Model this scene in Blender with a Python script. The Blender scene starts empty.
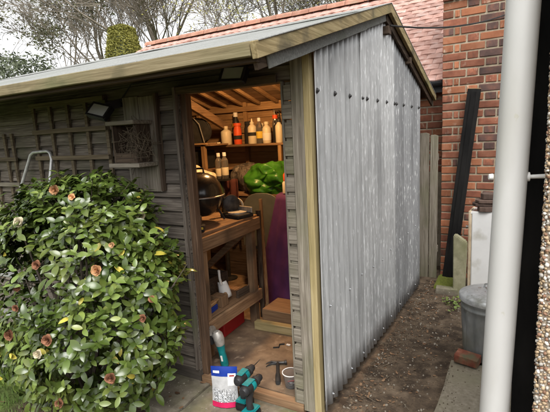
import bpy, bmesh, math, random
from mathutils import Vector, Matrix, noise, Euler
random.seed(7)
R = math.radians
sc = bpy.context.scene
col = sc.collection

# ------------------------------------------------------------------ camera
CAM = Vector((0.888, -1.977, 1.55))
yaw, pitch, roll = R(30.0), R(9.3), R(-2.95)
fwd = Vector((-math.sin(yaw) * math.cos(pitch), math.cos(yaw) * math.cos(pitch), -math.sin(pitch)))
rt = Vector((math.cos(yaw), math.sin(yaw), 0)); up = rt.cross(fwd)
r_ = rt * math.cos(roll) + up * math.sin(roll); u_ = -rt * math.sin(roll) + up * math.cos(roll)
cd = bpy.data.cameras.new('camera'); cam = bpy.data.objects.new('camera', cd); col.objects.link(cam)
cd.sensor_width = 36; cd.lens = 36 * 432 / 550; cd.clip_start = .02; cd.clip_end = 2000
cam.matrix_world = Matrix(((r_.x, u_.x, -fwd.x, CAM.x), (r_.y, u_.y, -fwd.y, CAM.y), (r_.z, u_.z, -fwd.z, CAM.z), (0, 0, 0, 1)))
sc.camera = cam

# ------------------------------------------------------------------ sky and sun (overcast)
SUN_EL, SUN_AZ = 55, 150           # the bright part of the overcast sky is behind and to the right of the camera
w = bpy.data.worlds.new('World'); sc.world = w; w.use_nodes = True
nt = w.node_tree; bg = nt.nodes['Background']
sky = nt.nodes.new('ShaderNodeTexSky'); sky.sky_type = 'NISHITA'; sky.sun_disc = False
sky.sun_elevation = R(SUN_EL); sky.sun_rotation = R(SUN_AZ); sky.dust_density = 4; sky.air_density = 1.2
hs = nt.nodes.new('ShaderNodeHueSaturation'); hs.inputs['Saturation'].default_value = .05; hs.inputs['Value'].default_value = 1.0
nt.links.new(sky.outputs[0], hs.inputs['Color']); nt.links.new(hs.outputs[0], bg.inputs[0])
bg.inputs[1].default_value = .15
sd = bpy.data.lights.new('sun', 'SUN'); sun = bpy.data.objects.new('sun', sd); col.objects.link(sun)
sd.energy = 1.1; sd.angle = R(35); sd.color = (1, .97, .92)
sdir = Vector((math.sin(R(SUN_AZ)) * math.cos(R(SUN_EL)), math.cos(R(SUN_AZ)) * math.cos(R(SUN_EL)), math.sin(R(SUN_EL))))
sun.rotation_euler = sdir.to_track_quat('Z', 'Y').to_euler()
vs = sc.view_settings; vs.view_transform = 'Standard'; vs.look = 'None'; vs.gamma = 1; vs.exposure = 1.0
sc.cycles.max_bounces = 8; sc.cycles.transparent_max_bounces = 12
sc.cycles.caustics_reflective = False; sc.cycles.caustics_refractive = False
sc.cycles.sample_clamp_indirect = 6

# ------------------------------------------------------------------ materials
def M(name, cols, scale=(1, 1, 1), ns=6, det=6, rough=.7, metal=0, bump=.15, bdist=.01, stain=None, stain2=None, rnd=.12, spec=.4,
      trans=0, ior=1.45, alpha=1, emit=None, dist=0, coat=0, sss=0, rrange=0):
    m = bpy.data.materials.new(name); m.use_nodes = True
    n = m.node_tree.nodes; L = m.node_tree.links.new; p = n['Principled BSDF']
    tc = n.new('ShaderNodeTexCoord'); oi = n.new('ShaderNodeObjectInfo')
    mp = n.new('ShaderNodeMapping'); mp.inputs['Scale'].default_value = scale
    va = n.new('ShaderNodeVectorMath'); va.operation = 'MULTIPLY_ADD'
    cmb = n.new('ShaderNodeCombineXYZ')
    for i in range(3): L(oi.outputs['Random'], cmb.inputs[i])
    va.inputs[1].default_value = (37, 23, 51)
    L(cmb.outputs[0], va.inputs[0]); L(tc.outputs['Object'], va.inputs[2]); L(va.outputs[0], mp.inputs[0])
    nz = n.new('ShaderNodeTexNoise'); nz.inputs['Scale'].default_value = ns; nz.inputs['Detail'].default_value = det
    nz.inputs['Roughness'].default_value = .62; nz.inputs['Distortion'].default_value = dist
    L(mp.outputs[0], nz.inputs['Vector'])
    cr = n.new('ShaderNodeValToRGB')
    while len(cr.color_ramp.elements) < len(cols): cr.color_ramp.elements.new(.5)
    for e, (ps, c) in zip(cr.color_ramp.elements, cols): e.position = ps; e.color = (*c, 1)
    L(nz.outputs[0], cr.inputs[0]); last = cr.outputs[0]
    for st in (stain, stain2):
        if st:
            c, s, lo, hi, vec = st
            n2 = n.new('ShaderNodeTexNoise'); n2.inputs['Scale'].default_value = s; n2.inputs['Detail'].default_value = 5
            mp2 = n.new('ShaderNodeMapping'); mp2.inputs['Scale'].default_value = vec; mp2.inputs['Location'].default_value = (3.1, s, 1.7)
            L(va.outputs[0], mp2.inputs[0]); L(mp2.outputs[0], n2.inputs['Vector'])
            mr = n.new('ShaderNodeMapRange'); mr.inputs['From Min'].default_value = lo; mr.inputs['From Max'].default_value = hi
            L(n2.outputs[0], mr.inputs['Value'])
            mx = n.new('ShaderNodeMix'); mx.data_type = 'RGBA'; mx.inputs[7].default_value = (*c, 1)
            L(mr.outputs[0], mx.inputs[0]); L(last, mx.inputs[6]); last = mx.outputs[2]
    if rnd:
        h = n.new('ShaderNodeHueSaturation'); ma = n.new('ShaderNodeMapRange')
        ma.inputs['To Min'].default_value = 1 - rnd; ma.inputs['To Max'].default_value = 1 + rnd
        L(oi.outputs['Random'], ma.inputs['Value']); L(ma.outputs[0], h.inputs['Value']); L(last, h.inputs['Color']); last = h.outputs[0]
    L(last, p.inputs['Base Color'])
    p.inputs['Metallic'].default_value = metal; p.inputs['Roughness'].default_value = rough
    p.inputs['Specular IOR Level'].default_value = spec; p.inputs['IOR'].default_value = ior
    if rrange:
        mr = n.new('ShaderNodeMapRange'); mr.inputs['To Min'].default_value = rough - rrange; mr.inputs['To Max'].default_value = rough + rrange
        mr.inputs['From Min'].default_value = .3; mr.inputs['From Max'].default_value = .7
        L(nz.outputs[0], mr.inputs['Value']); L(mr.outputs[0], p.inputs['Roughness'])
    if trans: p.inputs['Transmission Weight'].default_value = trans
    if alpha < 1: p.inputs['Alpha'].default_value = alpha
    if coat: p.inputs['Coat Weight'].default_value = coat; p.inputs['Coat Roughness'].default_value = .2
    if sss:
        p.inputs['Subsurface Weight'].default_value = sss; p.inputs['Subsurface Radius'].default_value = (.01, .01, .005)
    if emit: p.inputs['Emission Color'].default_value = (*emit[0], 1); p.inputs['Emission Strength'].default_value = emit[1]
    if bump:
        b = n.new('ShaderNodeBump'); b.inputs['Strength'].default_value = bump; b.inputs['Distance'].default_value = bdist
        L(nz.outputs[0], b.inputs['Height']); L(b.outputs[0], p.inputs['Normal'])
    return m

def wood(name, a, b, c, ax='x', rough=.8, bump=.5, stain=None, stain2=None, rnd=.15):
    s = {'x': (1, 22, 22), 'y': (22, 1, 22), 'z': (22, 22, 1)}[ax]
    return M(name, [(.3, a), (.5, b), (.72, c)], s, 3.2, 7, rough, 0, bump, .004, stain, stain2, rnd, .25, dist=.6)

V1 = (1, 1, 1)
m = {}
algae = ((.10, .115, .055), 2.2, .52, .72, V1)
for ax in 'xyz':
    m['weather_' + ax] = wood('weathered_boards_' + ax, (.055, .045, .037), (.145, .122, .10), (.28, .245, .205), ax,
                              stain=((.05, .043, .036), 1.3, .45, .7, V1), stain2=((.10, .105, .06), 1.7, .58, .78, V1), bump=.8)
    m['dark_' + ax] = wood('dark_brown_timber_' + ax, (.03, .022, .016), (.075, .052, .036), (.13, .095, .065), ax)
    m['pine_' + ax] = wood('bare_pine_' + ax, (.20, .115, .055), (.34, .205, .10), (.46, .30, .16), ax, stain=((.17, .10, .055), 2, .5, .75, V1))
    m['bench_' + ax] = wood('old_bench_timber_' + ax, (.13, .075, .04), (.24, .145, .08), (.34, .22, .125), ax, stain=((.10, .065, .04), 3, .5, .7, V1))
    m['trim_' + ax] = wood('treated_timber_' + ax, (.22, .17, .08), (.34, .27, .135), (.43, .355, .20), ax, stain=((.24, .20, .09), 2.5, .5, .75, V1), rnd=.06)
    m['fascia_' + ax] = wood('fascia_timber_' + ax, (.15, .115, .055), (.29, .225, .115), (.40, .325, .18), ax, stain=((.12, .10, .06), 4, .55, .68, V1),
                             stain2=((.13, .15, .06), 2, .5, .8, V1), rnd=.05)
    m['grey_' + ax] = wood('silver_grey_timber_' + ax, (.09, .075, .058), (.19, .165, .130), (.30, .27, .22), ax, stain=((.13, .13, .07), 2.2, .5, .75, V1))
m['fascia_old'] = wood('aged_fascia', (.11, .087, .048), (.20, .162, .092), (.28, .235, .145), 'x', stain=((.09, .08, .045), 4, .52, .66, V1), stain2=((.12, .13, .06), 2, .5, .8, V1), rnd=0)
m['jamb'] = wood('stained_jamb', (.045, .026, .016), (.10, .06, .037), (.17, .11, .07), 'z', stain=((.05, .035, .025), 3, .5, .7, V1))
m['trellis'] = wood('trellis_timber', (.06, .045, .03), (.12, .092, .06), (.17, .14, .095), 'x')
m['felt'] = M('mineral_felt', [(.3, (.17, .175, .168)), (.6, (.28, .285, .272)), (.75, (.37, .375, .36))], V1, 90, 3, .95, 0, .6, .004, ((.20, .21, .19), 1.6, .5, .7, V1), rnd=0)
m['felt_edge'] = M('felt_strip', [(.3, (.13, .135, .125)), (.6, (.205, .21, .195)), (.75, (.27, .275, .255))], V1, 80, 3, .95, 0, .6, .004, ((.12, .13, .10), 3, .5, .7, V1), rnd=0)
m['black'] = M('black_plastic', [(.3, (.012, .012, .013)), (.7, (.03, .03, .032))], V1, 12, 4, .45, 0, .05, rnd=.2)
m['blackmatt'] = M('black_rubber', [(.3, (.010, .010, .010)), (.7, (.028, .027, .026))], V1, 20, 4, .75, 0, .2, rnd=.2)
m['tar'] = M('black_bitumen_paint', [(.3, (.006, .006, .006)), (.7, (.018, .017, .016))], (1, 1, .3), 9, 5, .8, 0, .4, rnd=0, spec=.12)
m['teal'] = M('teal_plastic', [(.3, (.0, .13, .14)), (.7, (.01, .21, .215))], V1, 25, 4, .5, 0, .1, stain=((.05, .10, .09), 14, .55, .75, V1), rnd=.05)
m['steel'] = M('worn_steel', [(.3, (.25, .24, .22)), (.7, (.45, .44, .42))], V1, 30, 5, .42, .9, .1, stain=((.12, .09, .06), 12, .55, .75, V1))
m['darksteel'] = M('dark_steel', [(.3, (.03, .03, .032)), (.7, (.09, .088, .085))], V1, 30, 5, .5, .6, .15)
m['alu'] = M('dull_aluminium', [(.3, (.42, .42, .41)), (.7, (.58, .58, .57))], V1, 30, 4, .45, .6, .05)
m['castalu'] = M('cast_aluminium', [(.3, (.30, .28, .25)), (.7, (.50, .48, .44))], V1, 30, 4, .5, .5, .15)
m['white'] = M('white_plastic', [(.3, (.70, .695, .67)), (.7, (.78, .775, .76))], V1, 5, 4, .38, 0, .02, stain=((.62, .60, .54), 3, .55, .8, (1, 1, .3)), rnd=.03)
m['pipe'] = M('white_upvc', [(.3, (.50, .497, .48)), (.7, (.56, .556, .54))], (1, 1, .5), 4, 5, .35, 0, .015, stain=((.43, .42, .385), 5, .5, .8, (1, 1, .25)), stain2=((.45, .44, .38), 26, .70, .76, V1), rnd=0)
m['ceramic'] = M('glazed_ceramic', [(.3, (.66, .66, .65)), (.7, (.76, .76, .75))], V1, 4, 5, .2, 0, .02, stain=((.40, .38, .32), 5, .58, .8, V1), rnd=0, coat=.4)
m['ceramic_side'] = M('unglazed_ceramic', [(.3, (.50, .40, .27)), (.7, (.62, .52, .38))], V1, 8, 5, .8, 0, .1, stain=((.30, .22, .14), 7, .5, .75, V1), rnd=0)
m['galv_bin'] = M('galvanised_bin', [(.3, (.20, .215, .21)), (.55, (.29, .30, .295)), (.75, (.38, .39, .385))], (1, 1, .4), 14, 5, .5, .45, .08, stain=((.19, .19, .12), 3, .5, .75, V1), rnd=0)
m['lid'] = M('galvanised_lid', [(.3, (.46, .47, .47)), (.6, (.60, .61, .61)), (.75, (.72, .73, .73))], V1, 30, 5, .42, .55, .1, stain=((.22, .22, .18), 8, .56, .7, V1), rnd=0)
m['brick'] = M('red_brick', [(.25, (.115, .04, .025)), (.5, (.21, .076, .043)), (.75, (.295, .125, .075))], V1, 7, 7, .85, 0, .5, .006, ((.42, .30, .22), 9, .62, .75, V1), ((.10, .05, .035), 5, .60, .74, V1), rnd=.35)
m['brick_orange'] = M('orange_brick', [(.25, (.195, .068, .033)), (.5, (.285, .108, .052)), (.75, (.345, .16, .092))], V1, 7, 7, .85, 0, .5, .006, ((.45, .33, .24), 9, .62, .75, V1), rnd=.22)
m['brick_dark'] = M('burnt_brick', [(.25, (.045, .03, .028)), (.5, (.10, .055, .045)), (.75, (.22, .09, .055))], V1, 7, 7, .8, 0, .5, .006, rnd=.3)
m['mortar'] = M('lime_mortar', [(.3, (.25, .20, .14)), (.7, (.41, .345, .255))], V1, 30, 6, .95, 0, .6, .006, ((.20, .16, .11), 4, .5, .75, V1), rnd=0)
m['tile'] = M('clay_tile', [(.25, (.27, .135, .105)), (.5, (.42, .25, .205)), (.75, (.52, .36, .32))], V1, 7, 6, .85, 0, .3, .004, ((.50, .40, .36), 6, .55, .75, V1), rnd=.22)
m['ridge'] = M('ridge_tile_clay', [(.25, (.25, .115, .08)), (.5, (.36, .18, .125)), (.75, (.44, .27, .20))], V1, 7, 6, .85, 0, .3, .004, ((.28, .22, .15), 5, .55, .75, V1), rnd=.2)
m['concrete'] = M('weathered_concrete', [(.3, (.095, .08, .058)), (.55, (.165, .145, .108)), (.75, (.24, .215, .17))], V1, 14, 8, .92, 0, .5, .006, ((.12, .125, .06), 3.5, .48, .72, V1), ((.40, .37, .30), 40, .66, .72, V1), rnd=.1)
m['path_concrete'] = M('path_concrete', [(.3, (.15, .125, .088)), (.55, (.225, .195, .145)), (.75, (.30, .265, .205))], V1, 40, 8, .92, 0, .5, .004, ((.20, .18, .12), 2.5, .5, .75, V1), rnd=.1)
m['post'] = M('mossy_concrete', [(.3, (.16, .15, .09)), (.55, (.25, .235, .15)), (.75, (.33, .31, .22))], V1, 12, 7, .92, 0, .4, .006, ((.15, .15, .07), 3.5, .5, .8, V1), rnd=0)
m['render'] = M('render_coat', [(.3, (.26, .20, .14)), (.7, (.44, .37, .29))], V1, 60, 6, .95, 0, 1, .01, rnd=0)
m['floor'] = M('dirty_floor_board', [(.25, (.10, .065, .04)), (.5, (.19, .13, .08)), (.75, (.29, .205, .13))], (1, 1, 1), 9, 9, .85, 0, .35, .004, ((.075, .05, .035), 4, .48, .68, V1), ((.34, .26, .18), 13, .60, .74, V1), rnd=0)
m['green_tarp'] = M('green_tarpaulin', [(.3, (.028, .13, .012)), (.7, (.055, .21, .02))], V1, 9, 5, .33, 0, .6, .01, rnd=0, spec=.5)
m['purple'] = M('purple_cloth', [(.3, (.065, .015, .07)), (.7, (.115, .031, .115))], V1, 7, 5, .8, 0, .2, .01, ((.035, .012, .075), 2, .45, .7, V1), rnd=0)
m['maroon'] = M('maroon_cloth', [(.3, (.055, .016, .013)), (.7, (.10, .03, .024))], V1, 9, 5, .85, 0, .3, rnd=0)
m['greycloth'] = M('patterned_grey_cloth', [(.38, (.05, .043, .038)), (.47, (.15, .13, .11)), (.55, (.07, .06, .05)), (.66, (.26, .23, .20))], V1, 11, 2, .9, 0, .3, rnd=0)
m['chair'] = M('grey_green_plastic', [(.3, (.07, .075, .065)), (.7, (.10, .105, .09))], V1, 9, 5, .5, 0, .08, rnd=0)
m['redbox'] = M('red_plastic', [(.3, (.26, .012, .012)), (.7, (.38, .02, .02))], V1, 9, 5, .5, 0, .05, rnd=0)
m['orange'] = M('orange_print', [(.3, (.62, .075, .02)), (.7, (.72, .11, .03))], V1, 9, 5, .5, 0, .0, rnd=0)
m['clear'] = M('clear_plastic', [(.3, (.85, .86, .85)), (.7, (.92, .92, .92))], V1, 9, 3, .12, 0, .03, rnd=0, trans=.92, ior=1.2)
m['bluebag'] = M('blue_print', [(.3, (.008, .03, .22)), (.7, (.012, .045, .30))], V1, 9, 5, .32, 0, .1, rnd=0)
m['pinkbag'] = M('pink_print', [(.3, (.45, .012, .07)), (.7, (.55, .02, .10))], V1, 9, 5, .32, 0, .1, rnd=0)
m['clips'] = M('frosted_pouch', [(.3, (.40, .40, .40)), (.7, (.52, .52, .52))], V1, 30, 5, .35, .1, .3, rnd=0)
m['zinc'] = M('zinc_clips', [(.3, (.32, .33, .34)), (.7, (.55, .56, .57))], V1, 30, 5, .35, .7, .1, rnd=0)
m['label'] = M('paper_label', [(.3, (.70, .69, .65)), (.7, (.78, .77, .74))], V1, 9, 5, .6, 0, 0, rnd=0)
m['cream'] = M('cream_plastic', [(.3, (.62, .55, .40)), (.7, (.72, .66, .50))], V1, 9, 5, .4, 0, .02, rnd=.1)
m['yellow'] = M('yellow_label', [(.3, (.60, .42, .04)), (.7, (.70, .50, .08))], V1, 9, 5, .5, 0, 0, rnd=0)
m['dome'] = M('black_enamel', [(.3, (.012, .011, .010)), (.7, (.022, .02, .018))], V1, 9, 5, .22, 0, .03, rnd=0, coat=.3, stain=((.05, .04, .03), 8, .55, .75, V1))
m['leaf'] = M('camellia_leaf', [(.3, (.036, .064, .011)), (.55, (.072, .108, .020)), (.75, (.125, .158, .036))], V1, 4, 4, .22, 0, .12, .004, ((.16, .19, .04), 3, .55, .72, V1), rnd=.35, spec=.55)
m['leaf_pale'] = M('young_camellia_leaf', [(.3, (.10, .16, .03)), (.55, (.15, .20, .045)), (.75, (.24, .26, .07))], V1, 4, 4, .3, 0, .12, .004, rnd=.3, spec=.55)
m['leaf_yellow'] = M('yellowing_leaf', [(.3, (.34, .30, .04)), (.7, (.50, .42, .07))], V1, 9, 4, .4, 0, .1, rnd=.2)
m['bloom'] = M('faded_orange_bloom', [(.3, (.36, .14, .06)), (.5, (.56, .29, .13)), (.75, (.66, .48, .27))], V1, 40, 4, .7, 0, .2, rnd=.25)
m['bloom_pale'] = M('pale_bloom', [(.3, (.48, .40, .26)), (.7, (.66, .60, .44))], V1, 40, 4, .7, 0, .2, rnd=.1)
m['bloom_brown'] = M('brown_bloom', [(.3, (.13, .05, .025)), (.7, (.30, .14, .075))], V1, 40, 4, .75, 0, .2, rnd=.2)
m['bark'] = M('bark', [(.3, (.05, .04, .03)), (.7, (.13, .105, .08))], V1, 14, 5, .9, 0, .5, rnd=.1)
m['bark_far'] = M('grey_brown_bark', [(.3, (.15, .125, .10)), (.7, (.28, .24, .19))], V1, 4, 5, .9, 0, .3, rnd=.1)
m['bud'] = M('yellow_green_buds', [(.3, (.30, .29, .06)), (.7, (.46, .43, .12))], V1, 1, 4, .8, 0, 0, rnd=0)
m['olive_leaf'] = M('grey_green_leaf', [(.3, (.06, .075, .045)), (.7, (.13, .15, .09))], V1, 1, 4, .6, 0, 0, rnd=0)
m['gum_leaf'] = M('gum_leaf', [(.3, (.11, .12, .055)), (.7, (.20, .20, .10))], V1, .7, 4, .6, 0, 0, rnd=0)
m['rustleaf'] = M('reddish_leaf', [(.3, (.20, .09, .05)), (.7, (.30, .15, .09))], V1, 1, 4, .6, 0, 0, rnd=0)
m['topiary'] = M('clipped_yew', [(.3, (.13, .125, .02)), (.7, (.26, .245, .05))], V1, 1.4, 4, .7, 0, 0, rnd=0)
m['grass'] = M('lawn_grass', [(.3, (.07, .13, .022)), (.7, (.16, .24, .05))], V1, 3, 4, .6, 0, 0, rnd=0)
m['deadleaf'] = M('dead_leaf', [(.3, (.09, .05, .028)), (.5, (.17, .095, .05)), (.75, (.30, .19, .11))], V1, 5, 3, .8, 0, .1, rnd=.3)
m['stone'] = M('garden_stone', [(.3, (.18, .15, .11)), (.7, (.36, .32, .26))], V1, 5, 5, .9, 0, .3, rnd=.3)
m['moss'] = M('moss', [(.3, (.07, .085, .012)), (.7, (.16, .18, .03))], V1, 40, 5, .95, 0, .8, rnd=0)
m['glass_lamp'] = M('lamp_glass', [(.3, (.42, .44, .42)), (.7, (.55, .57, .55))], V1, 6, 4, .15, 0, 0, rnd=0, coat=.3)
m['bulb'] = M('lit_bulb', [(.3, (1, .8, .5)), (.7, (1, .8, .5))], V1, 6, 1, .3, 0, 0, rnd=0, emit=((1, .62, .28), 30))
m['slate'] = M('dark_roof_tile', [(.3, (.055, .035, .028)), (.7, (.12, .08, .062))], V1, 12, 6, .85, 0, .4, rnd=.25)
m['twine'] = M('dry_twig', [(.3, (.08, .06, .04)), (.7, (.16, .125, .085))], V1, 12, 6, .85, 0, .4, rnd=.25)

# ground: bare earth with a grassy side (the earth and the lawn are really that colour)
def ground_material():
    g = M('earth_and_lawn', [(.28, (.042, .030, .021)), (.48, (.086, .062, .042)), (.72, (.155, .115, .078))], V1, 9, 12, .95, 0, 1.0, .03,
          ((.045, .032, .022), 7.5, .50, .62, V1), ((.24, .17, .105), 38, .60, .78, V1), rnd=0, spec=.2)
    n = g.node_tree.nodes; L = g.node_tree.links.new; p = n['Principled BSDF']
    src = p.inputs['Base Color'].links[0].from_socket
    tc = n.new('ShaderNodeTexCoord'); sp = n.new('ShaderNodeSeparateXYZ'); L(tc.outputs['Object'], sp.inputs[0])
    nz = n.new('ShaderNodeTexNoise'); nz.inputs['Scale'].default_value = 3; L(tc.outputs['Object'], nz.inputs['Vector'])
    ad = n.new('ShaderNodeMath'); ad.operation = 'MULTIPLY_ADD'; ad.inputs[1].default_value = .5; L(nz.outputs[0], ad.inputs[0]); L(sp.outputs[0], ad.inputs[2])
    mr = n.new('ShaderNodeMapRange'); mr.inputs['From Min'].default_value = -1.62; mr.inputs['From Max'].default_value = -1.45
    mr.inputs['To Min'].default_value = 1; mr.inputs['To Max'].default_value = 0; L(ad.outputs[0], mr.inputs['Value'])
    n3 = n.new('ShaderNodeTexNoise'); n3.inputs['Scale'].default_value = 14; n3.inputs['Detail'].default_value = 8; L(tc.outputs['Object'], n3.inputs['Vector'])
    cr = n.new('ShaderNodeValToRGB'); cr.color_ramp.elements[0].position = .3; cr.color_ramp.elements[1].position = .7
    cr.color_ramp.elements[0].color = (.05, .07, .018, 1); cr.color_ramp.elements[1].color = (.11, .15, .04, 1); L(n3.outputs[0], cr.inputs[0])
    mx = n.new('ShaderNodeMix'); mx.data_type = 'RGBA'; L(mr.outputs[0], mx.inputs[0]); L(src, mx.inputs[6]); L(cr.outputs[0], mx.inputs[7])
    L(mx.outputs[2], p.inputs['Base Color']); return g
m['ground'] = ground_material()

# galvanised corrugated iron: streaks of white oxide, dull patches
def galv(name, base, white, seed):
    g = M(name, [(.28, tuple(c * .80 for c in base)), (.5, base), (.72, tuple(min(.8, c * 1.22) for c in base))], (1, 6, .5), 14, 9, .48, .3, .12, .003,
          ((.72, .73, .73), 60, .59 - white, .68 - white * .5, (1, 2.2, .28)), (tuple(c * .55 for c in base), 2.3, .50, .78, (1, 2.4, .45)), rnd=0, rrange=.12)
    return g
m['galv1'] = galv('galvanised_sheet_newer', (.43, .435, .435), -.05, 1)
m['galv2'] = galv('galvanised_sheet_spangled', (.46, .465, .465), .035, 2)
m['galv3'] = galv('galvanised_sheet_dull', (.29, .295, .30), .0, 3)

# ------------------------------------------------------------------ building helpers
def wm(o):
    mt = o.matrix_basis.copy()
    p = o.parent
    while p: mt = p.matrix_basis @ mt; p = p.parent
    return mt

def tag(o, label, cat, group=None, kind=None):
    if label: o['label'] = label
    if cat: o['category'] = cat
    if group: o['group'] = group
    if kind: o['kind'] = kind
    return o

def thing(name, label, cat, loc=(0, 0, 0), rot=(0, 0, 0), group=None):
    o = bpy.data.objects.new(name, None); col.objects.link(o); o.empty_display_size = .05
    o.location = loc; o.rotation_euler = rot
    return tag(o, label, cat, group)

def link(name, me, parent=None, mw=None, world=True):
    o = bpy.data.objects.new(name, me); col.objects.link(o)
    if parent: o.parent = parent
    if mw is not None:
        mt = (wm(parent).inverted() @ mw) if (parent and world) else mw
        l, q, s = mt.decompose(); o.location = l; o.rotation_euler = q.to_euler(); o.scale = s
    return o

class B:
    def __init__(s): s.v = []; s.f = []
    def add(s, vs, fs):
        k = len(s.v); s.v += [tuple(v) for v in vs]; s.f += [tuple(i + k for i in f) for f in fs]; return s
    def box(s, x0, x1, y0, y1, z0, z1, mt=None):
        vs = [Vector(p) for p in ((x0, y0, z0), (x1, y0, z0), (x1, y1, z0), (x0, y1, z0), (x0, y0, z1), (x1, y0, z1), (x1, y1, z1), (x0, y1, z1))]
        if mt: vs = [mt @ v for v in vs]
        return s.add(vs, ((0, 3, 2, 1), (4, 5, 6, 7), (0, 1, 5, 4), (1, 2, 6, 5), (2, 3, 7, 6), (3, 0, 4, 7)))
    def beam(s, a, b, wd, ht, upv=(0, 0, 1), n=1, wob=0):
        a = Vector(a); b = Vector(b); d = (b - a).normalized(); sd_ = d.cross(Vector(upv)).normalized(); u = sd_.cross(d).normalized()
        vs = []; fs = []
        for i in range(n + 1):
            c = a.lerp(b, i / n)
            if wob: c = c + (sd_ * noise.noise(c * 3.1) + u * noise.noise(c * 2.7 + Vector((5, 5, 5)))) * wob
            for p, q in ((-1, -1), (1, -1), (1, 1), (-1, 1)): vs.append(c + sd_ * (p * wd / 2) + u * (q * ht / 2))
        for i in range(n):
            for k in range(4): fs.append((i * 4 + k, i * 4 + (k + 1) % 4, i * 4 + 4 + (k + 1) % 4, i * 4 + 4 + k))
        fs.append((3, 2, 1, 0)); fs.append(tuple(n * 4 + k for k in range(4)))
        return s.add(vs, fs)
    def tube(s, pts, rads, n=8, cap=True):
        pts = [Vector(p) for p in pts]
        if not isinstance(rads, (list, tuple)): rads = [rads] * len(pts)
        vs = []; fs = []; prev = None
        for i, p in enumerate(pts):
            d = (pts[min(i + 1, len(pts) - 1)] - pts[max(i - 1, 0)]).normalized()
            if prev is None:
                a = d.cross(Vector((0, 0, 1)));
                if a.length < .1: a = d.cross(Vector((1, 0, 0)))
                a.normalize()
            else: a = (prev - d * prev.dot(d)).normalized()
            prev = a; b = d.cross(a)
            for k in range(n):
                t = 2 * math.pi * k / n; vs.append(p + (a * math.cos(t) + b * math.sin(t)) * rads[i])
        for i in range(len(pts) - 1):
            for k in range(n): fs.append((i * n + k, i * n + (k + 1) % n, i * n + n + (k + 1) % n, i * n + n + k))
        if cap: fs.append(tuple(range(n - 1, -1, -1))); fs.append(tuple((len(pts) - 1) * n + k for k in range(n)))
        return s.add(vs, fs)
    def lathe(s, prof, c=(0, 0, 0), n=20, mt=None, a0=0, a1=2 * math.pi, sx=1, sy=1):
        full = abs(a1 - a0 - 2 * math.pi) < 1e-6; nn = n if full else n + 1
        vs = []; fs = []
        for r, z in prof:
            for k in range(nn):
                t = a0 + (a1 - a0) * k / n; v = Vector((max(r, 1e-4) * math.cos(t) * sx, max(r, 1e-4) * math.sin(t) * sy, z))
                vs.append((mt @ v if mt else v) + Vector(c))
        for i in range(len(prof) - 1):
            for k in range(n if full else nn - 1): fs.append((i * nn + k, i * nn + (k + 1) % nn, i * nn + nn + (k + 1) % nn, i * nn + nn + k))
        return s.add(vs, fs)
    def prism(s, poly, vec):
        n = len(poly); vec = Vector(vec); vs = [Vector(p) for p in poly] + [Vector(p) + vec for p in poly]
        return s.add(vs, [tuple(range(n - 1, -1, -1)), tuple(range(n, 2 * n))] + [(i, (i + 1) % n, n + (i + 1) % n, n + i) for i in range(n)])
    def mesh(s, name, mat, smooth=False, bevel=0, seg=1, fix=True):
        me = bpy.data.meshes.new(name); me.from_pydata([tuple(v) for v in s.v], [], s.f)
        if bevel or fix:
            bm = bmesh.new(); bm.from_mesh(me)
            if fix and len(bm.faces) < 60000: bmesh.ops.recalc_face_normals(bm, faces=bm.faces)
            if bevel: bmesh.ops.bevel(bm, geom=[e for e in bm.edges if len(e.link_faces) == 2 and e.calc_face_angle(0) > .6], offset=bevel, segments=seg, affect='EDGES', clamp_overlap=True)
            bm.to_mesh(me); bm.free()
        if mat:
            for x in (mat if isinstance(mat, list) else [mat]): me.materials.append(x)
        if smooth:
            me.polygons.foreach_set('use_smooth', [True] * len(me.polygons))
            if smooth != 2: me.set_sharp_from_angle(angle=R(40))
        return me
    def build(s, name, mat, parent=None, smooth=False, bevel=0, seg=1, world=True, fix=True):
        if parent and world:
            iv = wm(parent).inverted(); s.v = [tuple(iv @ Vector(v)) for v in s.v]
        return link(name, s.mesh(name, mat, smooth, bevel, seg, fix), parent)

def struct(o): o['kind'] = 'structure'; return o
def stuff(o): o['kind'] = 'stuff'; return o
def rotm(e): return Euler(e).to_matrix().to_4x4()
def N(x, y, z=0): return noise.noise(Vector((x, y, z)))

# ------------------------------------------------------------------ ground
def gz(x, y):
    h = -.02
    if y > 0: h -= .024 * min(y, 3.2)
    if -.1 < x < 1.2 and -2 < y < 3.6:
        h += .010 * N(x * 5, y * 5) + .006 * N(x * 16, y * 16, 3)
        h += .012 * max(0, N(x * 2.2, y * 2.2, 9))
    elif -4 < x < 2 and -3 < y < 4: h += .008 * N(x * 4, y * 4)
    return h
def axis(lo, hi, st, far):
    a = [lo + i * st for i in range(int((hi - lo) / st) + 1)]; s_ = st
    while a[-1] < far: s_ *= 1.35; a.append(a[-1] + s_)
    s_ = st
    while a[0] > -far: s_ *= 1.35; a.insert(0, a[0] - s_)
    return a
xs = axis(-3, 1.4, .045, 400); ys = axis(-2.2, 3.6, .05, 400)
g = B(); g.v = [(x, y, gz(x, y)) for y in ys for x in xs]; nx = len(xs)
g.f = [(j * nx + i, j * nx + i + 1, j * nx + nx + i + 1, j * nx + nx + i) for j in range(len(ys) - 1) for i in range(nx - 1)]
struct(g.build('ground', m['ground'], smooth=2, fix=False))

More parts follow.
